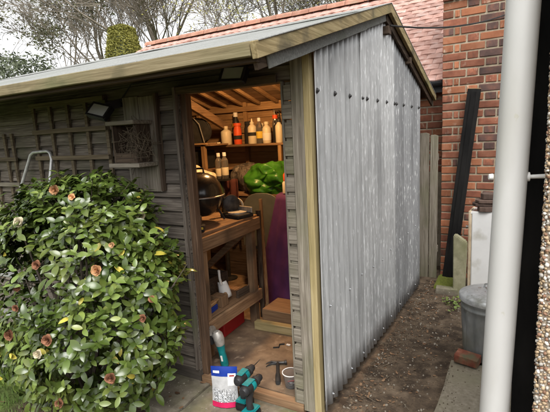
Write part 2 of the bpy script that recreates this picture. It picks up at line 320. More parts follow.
def slab(name, poly, z0, z1, mat, label, cat='paving slab', group=None, sub=10):
    # rough edged slab with an uneven top; poly = four corners, anticlockwise
    b = B(); a, c, d, e = [Vector((*p, 0)) for p in poly]
    def P(u, v):
        p = a.lerp(c, u).lerp(e.lerp(d, u), v); k = .008
        return Vector((p.x + k * N(p.x * 9, p.y * 9, 1), p.y + k * N(p.x * 9, p.y * 9, 7), 0))
    vs = []
    for j in range(sub + 1):
        for i in range(sub + 1):
            p = P(i / sub, j / sub); ed = i in (0, sub) or j in (0, sub)
            vs.append((p.x, p.y, z1 + .004 * N(p.x * 7, p.y * 7) - (.006 if ed else 0)))
    n = sub + 1; fs = [(j * n + i, j * n + i + 1, j * n + n + i + 1, j * n + n + i) for j in range(sub) for i in range(sub)]
    ring = [i for i in range(n)] + [j * n + sub for j in range(1, n)] + [sub * n + i for i in range(sub - 1, -1, -1)] + [j * n for j in range(sub - 1, 0, -1)]
    k = len(vs); vs += [(vs[i][0], vs[i][1], z0) for i in ring]
    L_ = len(ring); fs += [(ring[q], k + q, k + (q + 1) % L_, ring[(q + 1) % L_]) for q in range(L_)]; fs.append(tuple(range(k + L_ - 1, k - 1, -1)))
    b.add(vs, fs); return tag(b.build(name, mat), label, cat, group)
slab('paving_slab', [(-1.21, -.36), (-.775, -.37), (-.775, -.03), (-1.17, -.03)], -.06, .03, m['concrete'], 'green-stained paving slab beside the camellia, before the timber boards', group='paving slabs by the doorway')
slab('paving_slab', [(-.765, -.72), (.0, -.72), (.0, -.035), (-.765, -.035)], -.06, .022, m['concrete'], 'brown paving slab before the doorway, under the drills and pouch', group='paving slabs by the doorway', sub=14)
slab('concrete_path', [(.49, -1.6), (.93, -1.6), (.93, .93), (.525, .93)], -.08, .0, m['path_concrete'], 'pale concrete path strip under the loose brick, beside the bare earth', 'path', sub=24)['kind'] = 'structure'

# ------------------------------------------------------------------ the shed
PK, EY0, EY1, SL, RZ = 1.19, -.60, 2.98, .2905, 2.402     # ridge y, eave ys, slope, ridge top z
def rooft(y): return RZ - SL * abs(y - PK)
XL = -4.1
shed = thing('garden_shed', 'weathered timber garden shed with corrugated iron gable side and open doorway', 'shed', (-2, 1.2, 0))
# floor
B().box(XL + .05, -.05, .03, 2.38, .0, .06).build('floor', m['floor'], shed)
B().beam((-.84, -.005, .03), (-.12, -.005, .03), .05, .06, n=12, wob=.004).build('door_sill', m['bench_x'], shed)
B().beam((XL, -.012, .055), (-.85, -.012, .055), .035, .075, n=30, wob=.004).build('skirting_board', m['weather_x'], shed)
# front weatherboards
def weatherboard(x0, x1, z0, z1, mat, seed=0, proud=.025):
    n = max(1, int((x1 - x0) / .12)); b = B(); vs = []; fs = []
    prof = ((.0, z0), (-proud, z0 + .002), (-proud * .95, z0 + .006), (-.011, z1 - .014), (-.004, z1 - .010), (-.003, z1 - .0005), (.0, z1 - .0005))
    k = len(prof)
    for i in range(n + 1):
        x = x0 + (x1 - x0) * i / n
        dy = .003 * N(x * 2.3, seed * 7.1); dz = .0035 * N(x * 1.7, seed * 3.3, 5)
        for q, (y, z) in enumerate(prof):
            vs.append((x, y + (dy if y < -.005 else 0), z + (dz if q in (1, 2) else 0)))
    for i in range(n):
        for q in range(k): fs.append((i * k + q, i * k + (q + 1) % k, i * k + k + (q + 1) % k, i * k + k + q))
    fs.append(tuple(range(k))); fs.append(tuple(range(n * k + k - 1, n * k - 1, -1)))
    b.add(vs, fs); return b.build('weatherboard', mat, shed)
PB = .0862; z = .088; i = 0
while z < 1.80:
    weatherboard(XL, -.852, z, min(z + PB, 1.812), m['weather_x'], i); z += PB; i += 1
for k in range(2): weatherboard(XL, -.03, 1.815 + k * PB, 1.815 + (k + 1) * PB, m['weather_x'], 40 + k)
z = .06; i = 60; rcl = random.Random(8)
while z < 1.80:                        # short cut ends of the cladding right of the door, seen as a row of blocks
    b = B(); zt = min(z + .092, 1.81); e = rcl.uniform(-.004, .006); t = rcl.uniform(-.003, .003)
    b.box(-.166 + e, -.117, -.024 + t, -.001, z + .002, zt - .015); b.box(-.160 + e, -.117, -.013 + t, -.001, zt - .015, zt - .001)
    if i % 2: b.box(-.145, -.138, -.0255 + t, -.0245 + t, z + .035, z + .040)
    b.build('cladding_end', m['grey_x'], shed, bevel=.002); z += .092; i += 1
B().box(XL, -.852, .004, .022, .09, 1.97).build('wall_lining', m['dark_x'], shed)
B().beam((-.83, .02, .06), (-.83, .02, 1.815), .045, .05, (0, 1, 0), 10, .002).build('door_post', m['jamb'], shed, bevel=.003)
B().beam((-.172, .012, .06), (-.172, .012, 1.815), .013, .06, (0, 1, 0), 10, .002).build('door_post', m['grey_z'], shed, bevel=.002)
B().beam((-.0835, -.006, .03), (-.0835, -.006, 1.93), .066, .045, (0, 1, 0), 10, .002).build('corner_post', m['grey_z'], shed, bevel=.003)
B().beam((-.0305, -.004, .012), (-.0305, -.004, 1.935), .038, .05, (0, 1, 0), 10, .0015).build('corner_trim', m['trim_z'], shed, bevel=.002)
B().beam((-.86, .03, 1.845), (-.03, .03, 1.845), .05, .07).build('lintel', m['bench_x'], shed, bevel=.003)
B().beam((-.85, -.03, 1.828), (-.19, -.03, 1.828), .02, .04, n=6, wob=.002).build('lintel_trim', m['dark_x'], shed, bevel=.002)
B().beam((-.862, -.03, .10), (-.862, -.03, 1.85), .02, .03, (0, 1, 0), 10, .002).build('door_casing', m['weather_z'], shed, bevel=.002)
# back and left walls (boards visible inside through the doorway)
z = .06; i = 0
while z < 1.98:
    B().box(XL + .03, -.04, 2.385 - .003 * (i % 2), 2.40, z, z + .128).build('wall_board', m['pine_x'], shed, bevel=.003); z += .131; i += 1
B().box(XL, -.01, 2.402, 2.43, .0, 1.99).build('back_wall', m['weather_x'], shed)
b = B(); b.prism([(XL, .0, .0), (XL, 2.42, .0), (XL, 2.42, 1.99), (XL, PK, 2.33), (XL, .0, 1.99)], (.03, 0, 0)); b.build('end_wall', m['weather_y'], shed)
for X in (-1.27, -1.95, -2.65, -3.4):
    B().beam((X, 2.36, .06), (X, 2.36, 1.98), .045, .045, (0, 1, 0)).build('wall_stud', m['pine_z'], shed, bevel=.003)
B().beam((XL + .04, 2.345, 1.868), (-.06, 2.345, 1.868), .06, .055, n=8, wob=.003).build('wall_plate', m['pine_x'], shed, bevel=.003)
B().beam((XL + .04, 2.365, 1.62), (-.06, 2.365, 1.62), .03, .05).build('wall_rail', m['pine_x'], shed, bevel=.003)
for y in (.055, .35, 1.05, 1.7, 2.25):  # foremost stud is added to close a light leak at the front corner
    B().beam((-.05, y, .06), (-.05, y, min(rooft(y) - .12, 2.3)), .045, .05, (0, 1, 0)).build('wall_stud', m['dark_z'], shed)
# corrugated side, three overlapping sheets on the gable
AMP, WV = .0105, .0762
def sheet(y0, y1, mat, off, seed, zb0, zb1):
    st = WV / 10; n = int((y1 - y0) / st); rows = 14; vs = []; fs = []
    for i in range(n + 1):
        y = y0 + i * st; zt = rooft(y) - .055; zb = zb0 + (zb1 - zb0) * (y - y0) / (y1 - y0) + .004 * N(y * 1.2, seed)
        x = off + AMP * math.cos((y) / WV * 2 * math.pi)
        for j in range(rows + 1):
            zz = zb + (zt - zb) * j / rows
            vs.append((x + .004 * N(y * 2.1, zz * 1.3, seed) + .0012 * N(y * 9, zz * 6, seed), y, zz))
    r1 = rows + 1
    fs = [(i * r1 + j, i * r1 + r1 + j, i * r1 + r1 + j + 1, i * r1 + j + 1) for i in range(n) for j in range(rows)]
    b = B(); b.add(vs, fs); o = b.build('corrugated_sheet', mat, shed, smooth=2)
    sm = o.modifiers.new('gauge', 'SOLIDIFY'); sm.thickness = .0009; sm.offset = -1
    return o
s1 = sheet(-.012, .705, m['galv1'], .003, 1.5, .048, .03)
s2 = sheet(.668, 1.49, m['galv2'], .0075, 7.5, .022, -.012)
s3 = sheet(1.452, 2.452, m['galv3'], .0035, 13.5, -.008, -.048)
s1['label'] = 'smoother, newer galvanised sheet at the front corner'; s2['label'] = 'spangled middle sheet with white oxide streaks'; s3['label'] = 'duller sheet at the back corner'
def bolt_mesh():
    b = B(); q = rotm((0, R(90), 0)); b.lathe([(.0, 0), (.013, 0), (.0145, .001), (.012, .004), (.0, .0045)], n=12, mt=q)
    b.lathe([(.0, .004), (.0075, .004), (.0075, .009), (.0055, .0115), (0, .012)], n=8, mt=q); return b.mesh('bolt', m['darksteel'], smooth=True)
BM = bolt_mesh()
def bolts(sh, ylist, zf, x):
    for y in ylist:
        yy = round(y / WV) * WV
        link('bolt', BM, sh, Matrix.Translation((x + AMP, yy, zf(yy))))
zrow = lambda y: 1.752 - .006 * y
bolts(s1, [.015, .228, .457, .68], zrow, .0035); bolts(s2, [.762, .99, 1.22, 1.42], zrow, .008); bolts(s3, [1.525, 1.75, 2.06, 2.36], zrow, .004)
SM2 = BM.copy(); SM2.materials[0] = m['zinc']
for sh, ys_, x in ((s1, (.08, .38, .61), .0035), (s2, (.84, 1.07, 1.3), .008), (s3, (1.6, 1.9, 2.21), .004)):
    for y in ys_:
        yy = round(y / WV) * WV
        for zz in (.62 - .0 * yy, .10 - .03 * yy): link('roofing_nail', SM2, sh, Matrix.Translation((x + AMP, yy, zz + .03 * N(yy * 9, zz))) @ Matrix.Diagonal((.8, .6, .6, 1)))
# roof: decking, felt, rafters, fascia, verges
XV = .066
for sgn, ye, nm in ((-1, EY0, 'front'), (1, EY1, 'back')):
    b = B(); b.prism([(XL - .1, ye, rooft(ye) - .022), (XL - .1, PK, RZ - .022), (XL - .1, PK, RZ - .006), (XL - .1, ye, rooft(ye) - .006)], (XV - XL + .098 - .02, 0, 0))
    b.build('roof_deck', m['dark_x'], shed)
    n = 26; vs = []; fs = []; k = 18               # felt sheet: slightly wavy
    for i in range(k + 1):
        y = PK + (ye + sgn * .012 - PK) * i / k
        for j in range(61):
            x = XL - .1 + (XV + .1 - XL + .004) * j / 60
            vs.append((x, y, rooft(y) + .002 + .004 * N(x * 2, y * 3, 4) * (0 if i in (0, k) or j == 60 else 1)))
    fs = [(i * 61 + j, i * 61 + j + 1, i * 61 + 62 + j, i * 61 + 61 + j) for i in range(k) for j in range(60)]
    o = B().add(vs, fs).build('roofing_felt', m['felt'], shed, smooth=2); q = o.modifiers.new('gauge', 'SOLIDIFY'); q.thickness = .005; q.offset = 1
for y_ in (.45,):                    # felt laps running along the front slope
    b = B(); vs = []; fs = []
    for j in range(61):
        x = XL - .1 + (XV + .1 - XL) * j / 60; hump = .004 + .010 * max(0, N(x * 3.1, y_ * 9)) ** 1
        for q, dy in enumerate((0, .05)): vs.append((x, y_ + dy, rooft(y_ + dy) + .008 + (hump if q == 0 else 0)))
    fs = [(j * 2, j * 2 + 2, j * 2 + 3, j * 2 + 1) for j in range(60)]
    o = b.add(vs, fs).build('felt_lap', m['felt'], shed); q = o.modifiers.new('gauge', 'SOLIDIFY'); q.thickness = .003
zf = rooft(EY0)
B().beam((XL - .1, EY0 - .013, zf - .026), (XV - .028, EY0 - .013, zf - .026), .024, .052, n=40, wob=.003).build('fascia_board', m['fascia_old'], shed, bevel=.003)
B().beam((XL - .1, EY0 + .03, zf - .045), (XV - .03, EY0 + .03, zf - .045), .035, .04).build('eave_batten', m['dark_x'], shed)
def slopebeam(name, mat, x, y0, y1, dz, wd, ht, n=12, wob=.002):
    return B().beam((x, y0, rooft(y0) + dz), (x, y1, rooft(y1) + dz), wd, ht, n=n, wob=wob).build(name, mat, shed, bevel=.002)
slopebeam('verge_board', m['fascia_y'], XV - .012, EY0 - .025, PK + .004, -.026, .026, .060)
slopebeam('verge_board', m['fascia_y'], XV - .012, PK - .004, EY1 + .02, -.026, .026, .060)
slopebeam('felt_flap', m['felt_edge'], XV - .032, EY0 + .10, .72, -.082, .008, .060, wob=.003)
slopebeam('felt_flap', m['felt_edge'], XV - .034, .70, PK - .03, -.080, .008, .056, wob=.003)
slopebeam('inner_verge_board', m['dark_y'], XV - .046, EY0 + .03, PK, -.065, .018, .075)
slopebeam('inner_verge_board', m['dark_y'], XV - .040, PK, EY1, -.068, .018, .085)
B().beam((-.02, 1.85, 2.105), (.055, 1.85, 2.105), .05, .05, (0, 1, 0)).build('purlin_end', m['dark_x'], shed)
B().beam((-.02, PK + .02, 2.235), (.05, PK + .02, 2.235), .05, .07, (0, 1, 0)).build('purlin_end', m['dark_x'], shed)
B().beam((XL, PK, RZ - .08), (-.02, PK, RZ - .08), .04, .10).build('ridge_beam', m['dark_x'], shed)
x = -.35
while x > -3.9:
    for y0, y1 in ((-.05, PK - .02), (PK + .02, 2.38)):
        slopebeam('rafter', m['pine_y'], x, y0, y1, -.062, .038, .075, 2, 0)
    x -= .27
k = 0                                       # lining boards under the back slope
for y0 in (1.80, 1.94, 2.08, 2.22):
    a, c = y0, y0 + .136; dz = -.125
    b = B(); b.prism([(-3.9, a, rooft(a) + dz), (-3.9, c, rooft(c) + dz), (-3.9, c, rooft(c) + dz + .014), (-3.9, a, rooft(a) + dz + .014)], (3.82, 0, 0))
    b.build('lining_board', m['bench_x'], shed); k += 1
x = -.35
while x > -3.9:
    slopebeam('ceiling_batten', m['pine_y'], x, 1.40, 2.36, -.143, .036, .034, 2, 0); x -= .235
B().beam((-.1, 1.78, rooft(1.78) - .105), (-3.9, 1.78, rooft(1.78) - .118), .045, .04).build('purlin', m['pine_x'], shed, bevel=.003)
B().beam((-2.1, 1.30, 2.005), (-2.1, 2.36, 1.595), .05, .085).build('roof_brace', m['bench_y'], shed, bevel=.003)
# shelves fixed to the back wall
B().box(-3.2, -1.22, 2.04, 2.36, 1.445, 1.468).build('shelf', m['bench_x'], shed, bevel=.003)
B().box(-3.2, -1.93, 1.70, 2.34, 1.195, 1.217).build('shelf', m['bench_x'], shed, bevel=.003)
B().beam((-2.11, 1.74, 1.217), (-2.11, 1.74, 1.49), .05, .04, (0, 1, 0)).build('shelf_post', m['pine_z'], shed, bevel=.003)
B().beam((-1.345, 2.06, .06), (-1.345, 2.06, 1.445), .04, .035, (0, 1, 0)).build('shelf_post', m['pine_z'], shed, bevel=.003)
B().box(-2.6, -2.05, 1.70, 1.74, 1.488, 1.505).build('shelf_edge', m['pine_x'], shed)
B().box(-3.2, -2.0, 1.72, 2.05, 1.470, 1.488).build('shelf', m['bench_x'], shed, bevel=.003)

# ------------------------------------------------------------------ lamp inside the shed (its glow lights the interior)
lt = thing('pendant_bulb', 'lit warm bulb hanging from the ridge inside the shed', 'lamp', (-1.15, 1.12, 2.12))
B().lathe([(0, -.055), (.018, -.05), (.03, -.03), (.03, -.01), (.016, .02), (.013, .03)], n=16).build('bulb', m['bulb'], lt, smooth=True, world=False)
B().lathe([(.016, .02), (.02, .03), (.02, .06), (.008, .075), (.004, .08)], n=14).build('lamp_holder', m['black'], lt, smooth=True, world=False)
B().tube([(0, 0, .08), (.004, .01, .14), (0, .06, .20)], .003, 6).build('cord', m['black'], lt, world=False)
pl = bpy.data.lights.new('bulb_light', 'POINT'); plo = bpy.data.objects.new('bulb_light', pl); col.objects.link(plo); plo.parent = lt
plo.location = (0, 0, -.075); pl.energy = 42; pl.color = (1, .55, .22); pl.shadow_soft_size = .05

# ------------------------------------------------------------------ tiled brick building behind, with its chimney breast
HY, EAVE_Y, EAVE_Z, RGY, RGZ, HX0, HX1 = 3.30, 3.12, 2.06, 5.20, 3.60, -6.3, .92
house = thing('brick_outbuilding', 'red brick building with clay tiled roof and chimney breast behind the shed', 'building', (-2.7, 4.2, 0))
wall = B().box(HX0, HX1, HY + .012, HY + .12, -.3, 2.12).build('wall', m['mortar'], house)
B().box(HX0, HX1, 6.9, 7.1, -.3, 2.12).build('rear_wall', m['mortar'], house)
b = B(); b.prism([(HX0, HY + .12, -.3), (HX0, 6.9, -.3), (HX0, 6.9, 2.12), (HX0, RGY, RGZ - .12), (HX0, HY + .12, 2.12)], (.2, 0, 0)); b.build('end_wall', m['brick'], house)
chim = B().box(.137, .70, 2.962, 3.44, -.3, 4.6).build('chimney', m['mortar'], house)
def brick_mesh(seed):
    b = B(); b.box(-.5, .5, 0, 1, -.5, .5); me = b.mesh('brick', None, bevel=.0)
    bm = bmesh.new(); bm.from_mesh(me)
    bmesh.ops.scale(bm, vec=(.235, .1, .068), verts=bm.verts)
    bmesh.ops.bevel(bm, geom=bm.edges[:], offset=.005, segments=1, affect='EDGES')
    for v in bm.verts: v.co += Vector((N(v.co.x * 30, v.co.z * 30, seed), N(v.co.x * 40, v.co.z * 40, seed + 4) * .8, N(v.co.x * 30, v.co.z * 30, seed + 9))) * .0035
    bm.to_mesh(me); bm.free(); return me
BR = {}
for nm in ('brick', 'brick_orange', 'brick_dark'):
    BR[nm] = []
    for s_ in range(3):
        me = brick_mesh(s_ * 3.7 + len(nm)); me.materials.append(m[nm]); BR[nm].append(me)
rb = random.Random(3)
def bricks(parent, x0, x1, yf, z0, z1, dark_right=0, course=.083, proud=None):
    z = z0; c = 0
    while z < z1:
        x = x0; k = c % 2; seq = 0
        while x < x1 - .02:
            if k: ln = (.112, .057)[seq] if seq < 2 else (.235 if seq % 2 == 0 else .112)
            else: ln = .112 if seq % 2 else .235
            ln = min(ln, x1 - x)
            if x1 - (x + ln) < .05: ln = x1 - x
            nm = 'brick' if rb.random() < .62 else 'brick_orange'
            if rb.random() < .03: nm = 'brick_dark'
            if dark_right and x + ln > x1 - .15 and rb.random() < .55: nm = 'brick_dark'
            po = proud(z) if proud else 0
            mt = Matrix.Translation((x + ln / 2 + rb.uniform(-.002, .002), yf + .003 + rb.uniform(-.003, .003) - po, z + course / 2 + rb.uniform(-.0015, .0015))) @ rotm((0, R(rb.uniform(-.5, .5)), 0)) @ Matrix.Diagonal(((ln - .014) / .235, 1, 1, 1))
            link('brick', rb.choice(BR[nm]), parent, mt); x += ln + .001; seq += 1
        z += course; c += 1
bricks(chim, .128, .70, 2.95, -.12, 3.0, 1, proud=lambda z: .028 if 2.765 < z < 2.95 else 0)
bricks(wall, -.78, .128, HY, 1.03, 2.02)
bricks(wall, .705, .92, HY, -.13, 2.05)
# roof tiles
sl = math.atan2(RGZ - EAVE_Z, RGY - EAVE_Y); roof = thing  # (name reused below)
tl = B(); vs = []; fs = []
for i in range(2):
    for j in range(4):
        u = j / 3 - .5; vs.append((u * .163, i * .20 - .05, .006 - .014 * u * u * 2)); 
tl.add(vs, [(j, j + 1, 5 + j, 4 + j) for j in range(3)])
tl.add([(v[0], v[1], v[2] - .013) for v in vs], [(j + 1, j, 4 + j, 5 + j) for j in range(3)])
tl.add([], [])
tl.f += [(j, 8 + j, 9 + j, j + 1) for j in range(3)] + [(0, 4, 12, 8), (3, 11, 15, 7)]
TM = tl.mesh('roof_tile', m['tile'], fix=True)
b = B(); b.prism([(HX0, EAVE_Y + .04, EAVE_Z - .035), (HX0, RGY, RGZ - .05), (HX0, RGY, RGZ - .02), (HX0, EAVE_Y + .04, EAVE_Z - .005)], (HX1 - HX0 + .3, 0, 0))
b.prism([(HX0, RGY, RGZ - .05), (HX0, 7.3, EAVE_Z - .03), (HX0, 7.3, EAVE_Z), (HX0, RGY, RGZ - .02)], (HX1 - HX0 + .3, 0, 0))
rf = b.build('roof', m['tile'], house)
G, TW = .118, .166; nrow = int(math.hypot(RGY - EAVE_Y, RGZ - EAVE_Z) / G); rest = B(); rt_ = random.Random(5); tiles = []
for rI in range(nrow):
    d = rI * G; y = EAVE_Y + d * math.cos(sl); zz = EAVE_Z + d * math.sin(sl) + .012
    x = HX1 + .2 - (rI % 2) * TW / 2
    while x > HX0:
        mt = Matrix.Translation((x, y, zz + rt_.uniform(0, .005))) @ rotm((sl - .075 + rt_.uniform(-.012, .012), rt_.uniform(-.015, .015), rt_.uniform(-.015, .015)))
        tiles.append((abs(x + .25) * .8 + abs(rI - 9) * .09, mt)); x -= TW
tiles.sort(key=lambda t: t[0])
for i, (k, mt) in enumerate(tiles):
    if i < 290: link('roof_tile', TM, rf, mt)
    else: rest.add([mt @ Vector(v) for v in tl.v], tl.f)
stuff(rest.build('roof_tiling', m['tile'], rf, fix=False))
x = HX0 + .1; RM = B(); pr = [(.115 * math.cos(t * math.pi / 6), .10 * math.sin(t * math.pi / 6)) for t in range(7)]
RM.prism([(0, p, q) for p, q in pr] + [(0, p * .86, q * .84) for p, q in reversed(pr)], (.315, 0, 0)); RMm = RM.mesh('ridge_tile', m['ridge'])
while x < HX1 + .1:
    link('ridge_tile', RMm, rf, Matrix.Translation((x, RGY, RGZ - .035 + rt_.uniform(-.004, .004))) @ rotm((0, rt_.uniform(-.012, .012), rt_.uniform(-.01, .01)))); x += .322
b = B(); pr = [(.055 * math.cos(math.pi + t * math.pi / 8), .05 * math.sin(math.pi + t * math.pi / 8)) for t in range(9)]
b.prism([(HX0, EAVE_Y - .03 + p, EAVE_Z - .03 + q) for p, q in pr] + [(HX0, EAVE_Y - .03 + p * .92, EAVE_Z - .028 + q * .92) for p, q in reversed(pr)], (.135 - HX0 - .02, 0, 0)).build('gutter', m['black'], house)
B().box(HX0, .125, EAVE_Y + .03, EAVE_Y + .05, EAVE_Z - .14, EAVE_Z - .01).build('eave_board', m['black'], house)

# black cable from the chimney to the shed
pts = []
for i in range(25):
    t = i / 24; p = Vector((.70, 2.925, 2.57)).lerp(Vector((.055, 1.20, 2.262)), t); p.z -= .10 * 4 * t * (1 - t) * .55; pts.append(p)
tag(B().tube(pts, .0065, 7).build('cable', m['blackmatt'], smooth=True), 'black cable slung from the brick chimney to the shed gable', 'cable')

# ------------------------------------------------------------------ pebbledashed house at the right edge
ph = thing('pebbledash_house', 'pebbledashed house corner at the right edge with black side wall', 'house', (1.9, -.2, 0))
B().box(.958, 3.2, -.493, .36, -.2, 2.8).build('wall', m['render'], ph)
B().box(.884, .957, -.285, .36, -.2, 2.79).build('side_wall', m['tar'], ph)  # one even near-black colour on the box behind the pipe
rp = random.Random(11); ico = bmesh.new(); bmesh.ops.create_icosphere(ico, subdivisions=1, radius=1); iv = [v.co.copy() for v in ico.verts]; fi = [tuple(v.index for v in f.verts) for f in ico.faces]; ico.free()
pm = {}
for nm, c1, c2 in (('pebble_tan', (.30, .21, .12), (.46, .35, .23)), ('pebble_grey', (.30, .28, .25), (.50, .47, .42)), ('pebble_white', (.55, .51, .45), (.70, .66, .60)), ('pebble_brown', (.16, .085, .05), (.30, .17, .11))):
    pm[nm] = (M(nm, [(.3, c1), (.7, c2)], V1, 25, 3, .6, 0, .15, rnd=0), B())
def pebble(p, r, nrm):
    k = rp.choices(list(pm), (.44, .28, .10, .18))[0]; e = Euler((rp.uniform(0, 6), rp.uniform(0, 6), rp.uniform(0, 6))).to_matrix()
    sx, sy, sz = r * rp.uniform(.8, 1.3), r * rp.uniform(.6, .9), r * rp.uniform(.8, 1.2)
    pm[k][1].add([p + e @ Vector((v.x * sx, v.y * sy, v.z * sz)) for v in iv], fi)
x = .954
while x < 1.20:
    z = .25
    while z < 2.15:
        pebble(Vector((x + rp.uniform(-.004, .004), -.495 + rp.uniform(-.002, .003), z + rp.uniform(-.004, .004))), rp.uniform(.0035, .0078), None); z += .0098
    x += .0098
z = .25
while z < 2.15:
    for y in (-.490, -.481, -.472, -.463): pebble(Vector((.952 + rp.uniform(-.003, .003), y, z + rp.uniform(-.003, .003))), rp.uniform(.0035, .006), None)
    z += .0085
for k, (mm, bb) in pm.items(): stuff(bb.build('pebbledash', mm, ph, smooth=2, fix=False))

# white soil pipe on brackets
pipe = thing('soil_pipe', 'thick white plastic soil pipe standing before the black wall', 'pipe', (.815, -.36, -.05))
top = Vector((.905, -.36, 3.2)); bot = Vector((.808, -.36, -.05))
ax_ = (top - bot).normalized(); q = ax_.to_track_quat('Z', 'Y').to_matrix().to_4x4(); PRAD = .0485
B().lathe([(PRAD, 0), (PRAD, 1.2), (PRAD, 2.2), (PRAD, 3.25), (PRAD - .004, 3.25), (PRAD - .004, 0)], n=48).build('tube', m['pipe'], pipe, smooth=True, world=False)
tb = [o for o in pipe.children][0]; tb.rotation_euler = q.to_euler()
def atz(z): return bot.lerp(top, (z - bot.z) / (top.z - bot.z))
c = atz(1.375)
br = B().tube([c + Vector((PRAD - .004, .004, 0)), c + Vector((PRAD + .012, .006, 0))], [.016, .015], 12).build('bracket', m['white'], pipe, smooth=True)
B().tube([c + Vector((PRAD + .003, 0, 0)), c + Vector((PRAD + .008, .004, 0)), c + Vector((PRAD + .010, .004, 0)), Vector((.960, -.352, c.z + .002))], [.012, .012, .0065, .0075], 12).build('bracket_stem', m['white'], br, smooth=True)
B().tube([c + Vector((-PRAD - .010, -.004, 0)), c + Vector((-PRAD + .002, 0, 0))], [.009, .011], 12).build('bracket_bolt', m['white'], br, smooth=True)

# ------------------------------------------------------------------ dustbin
bn = thing('dustbin', 'galvanised metal dustbin with ribbed sides and a dented lid', 'dustbin', (.735, 1.14, -.015))
prof = [(0, 0), (.158, 0), (.160, .012), (.164, .018)]
n = 72; vs = []; fs = []; lev = [(0, .160), (.02, .161), (.03, .163), (.06, .164), (.20, .172), (.30, .178), (.335, .180), (.340, .184), (.350, .184), (.355, .181), (.375, .182), (.385, .186), (.395, .183), (.40, .178)]
for z, r in lev:
    for k in range(n):
        t = 2 * math.pi * k / n; rr = r + (.0035 * (1 if math.cos(18 * t) > 0 else -1) if .05 < z < .31 else 0); vs.append((rr * math.cos(t), rr * math.sin(t), z))
fs = [(i * n + k, i * n + (k + 1) % n, i * n + n + (k + 1) % n, i * n + n + k) for i in range(len(lev) - 1) for k in range(n)]; fs.append(tuple(range(n - 1, -1, -1)))
B().add(vs, fs).build('body', m['galv_bin'], bn, smooth=True, world=False)
lid = B().lathe([(.190, .392), (.196, .395), (.197, .425), (.192, .432), (.185, .434), (.16, .447), (.12, .458), (.07, .465), (.0, .467)], n=56).build('lid', m['lid'], bn, smooth=True, world=False)
B().tube([(-.05, 0, .463), (-.045, 0, .488), (-.02, 0, .498), (.02, 0, .498), (.045, 0, .488), (.05, 0, .463)], .006, 8).build('lid_handle', m['lid'], lid, smooth=True, world=False)
b = B()
for k in range(60):
    a = rp.uniform(0, 6.28); r = rp.uniform(.0, .16); x, y = r * math.cos(a), r * math.sin(a); z = .4675 - .028 * (r / .18) ** 2; s_ = rp.uniform(.002, .0065)
    b.add([Vector((x, y, z)) + Euler((rp.uniform(0, 6), 0, rp.uniform(0, 6))).to_matrix() @ Vector((v.x * s_, v.y * s_, v.z * s_ * .4)) for v in iv], fi)
stuff(b.build('grit', m['deadleaf'], lid, world=False))
for s_ in (-1,):
    B().tube([(-.181, -.05, .30), (-.197, -.045, .285), (-.20, 0, .275), (-.197, .045, .285), (-.181, .05, .30)], .005, 7).build('side_handle', m['galv_bin'], bn, smooth=True, world=False)
bn.rotation_euler = (0, 0, R(-35))

# loose brick on the path
bm_ = BR['brick'][0].copy(); bm_.materials[0] = M('old_red_brick', [(.3, (.10, .032, .02)), (.55, (.19, .06, .035)), (.75, (.28, .12, .075))], V1, 14, 7, .9, 0, .6, .006, ((.10, .09, .05), 9, .52, .7, V1), rnd=0)
lb = link('loose_brick', bm_, None, Matrix.Translation((.613, .865, .036)) @ rotm((R(4), R(2), R(-12))) @ Matrix.Diagonal((.62, .9, .85, 1)))
tag(lb, 'loose red brick lying in front of the dustbin', 'brick')

# white butler sink standing on end
sk = thing('butler_sink', 'white glazed butler sink stood on end behind the dustbin', 'sink', (.575, 2.5, -.09))
SX0, SX1, SY0, SY1, SZ = -.112, .10, -.055, .20, .83
b = B(); b.box(SX0 + .03, SX1 + .06, SY0, SY0 + .03, 0, SZ); b.build('base', m['ceramic'], sk, bevel=.008, seg=3, smooth=True, world=False)
for nm, args in (('side', (SX0, SX0 + .028, SY0 + .004, SY1, .0, SZ + .004)), ('side', (SX1 + .03, SX1 + .06, SY0 + .004, SY1, 0, SZ)), ('end_wall', (SX0 + .004, SX1 + .058, SY0 + .006, SY1 - .004, SZ - .032, SZ - .002)), ('end_wall', (SX0 + .004, SX1 + .058, SY0 + .006, SY1 - .004, 0.002, .035))):
    B().box(*args).build(nm, m['ceramic_side'] if args[0] == SX0 else m['ceramic'], sk, bevel=.007, seg=3, smooth=True, world=False)
B().lathe([(0, .0), (.013, 0), (.013, .02), (.017, .021), (.017, .03), (0, .03)], (SX0 - .002, .03, .66), 14, rotm((0, R(-90), 0))).build('waste_fitting', m['steel'], sk, smooth=True, world=False)
sk.rotation_euler = (0, 0, R(-4))
def broken_tile(cx, cy, z, lx, ly, h, rz, label):
    n = 9; po = []
    for k in range(n):
        a = 2 * math.pi * k / n; f = 1 / max(abs(math.cos(a)), abs(math.sin(a))); po.append((cx + (lx / 2 * math.cos(a) * f) * rp.uniform(.86, 1), cy + (ly / 2 * math.sin(a) * f) * rp.uniform(.86, 1), z))
    b = B(); b.prism(po, (0, 0, h)); return tag(b.build('roof_tile_fragment', m['slate'], bevel=.004), label, 'roof tile', 'broken tiles on the sink')
broken_tile(.60, 2.50, .7425, .15, .17, .045, 0, 'lowest dark brown broken tile lying on the sink')
broken_tile(.575, 2.515, .7895, .19, .18, .03, 0, 'middle dark brown broken tile in the pile on the sink')
broken_tile(.60, 2.51, .8215, .19, .18, .03, 0, 'flat dark tile in the upper part of the pile on the sink')
broken_tile(.62, 2.52, .8535, .13, .13, .055, 0, 'topmost brown tile fragment in the pile on the sink')

# mossy concrete post leaning before the sink
b = B(); po = []
for x, z in ((0, 0), (.095, 0), (.105, .50), (.098, .535), (.075, .548), (.0, .60), (-.012, .59)): po.append((.345 + x, 2.34 + z * .10, -.085 + z))
b.prism(po, (.01, .075, 0)); tag(b.build('concrete_post', m['post'], bevel=.008, seg=2), 'short mossy concrete post leaning beside the white sink', 'post')
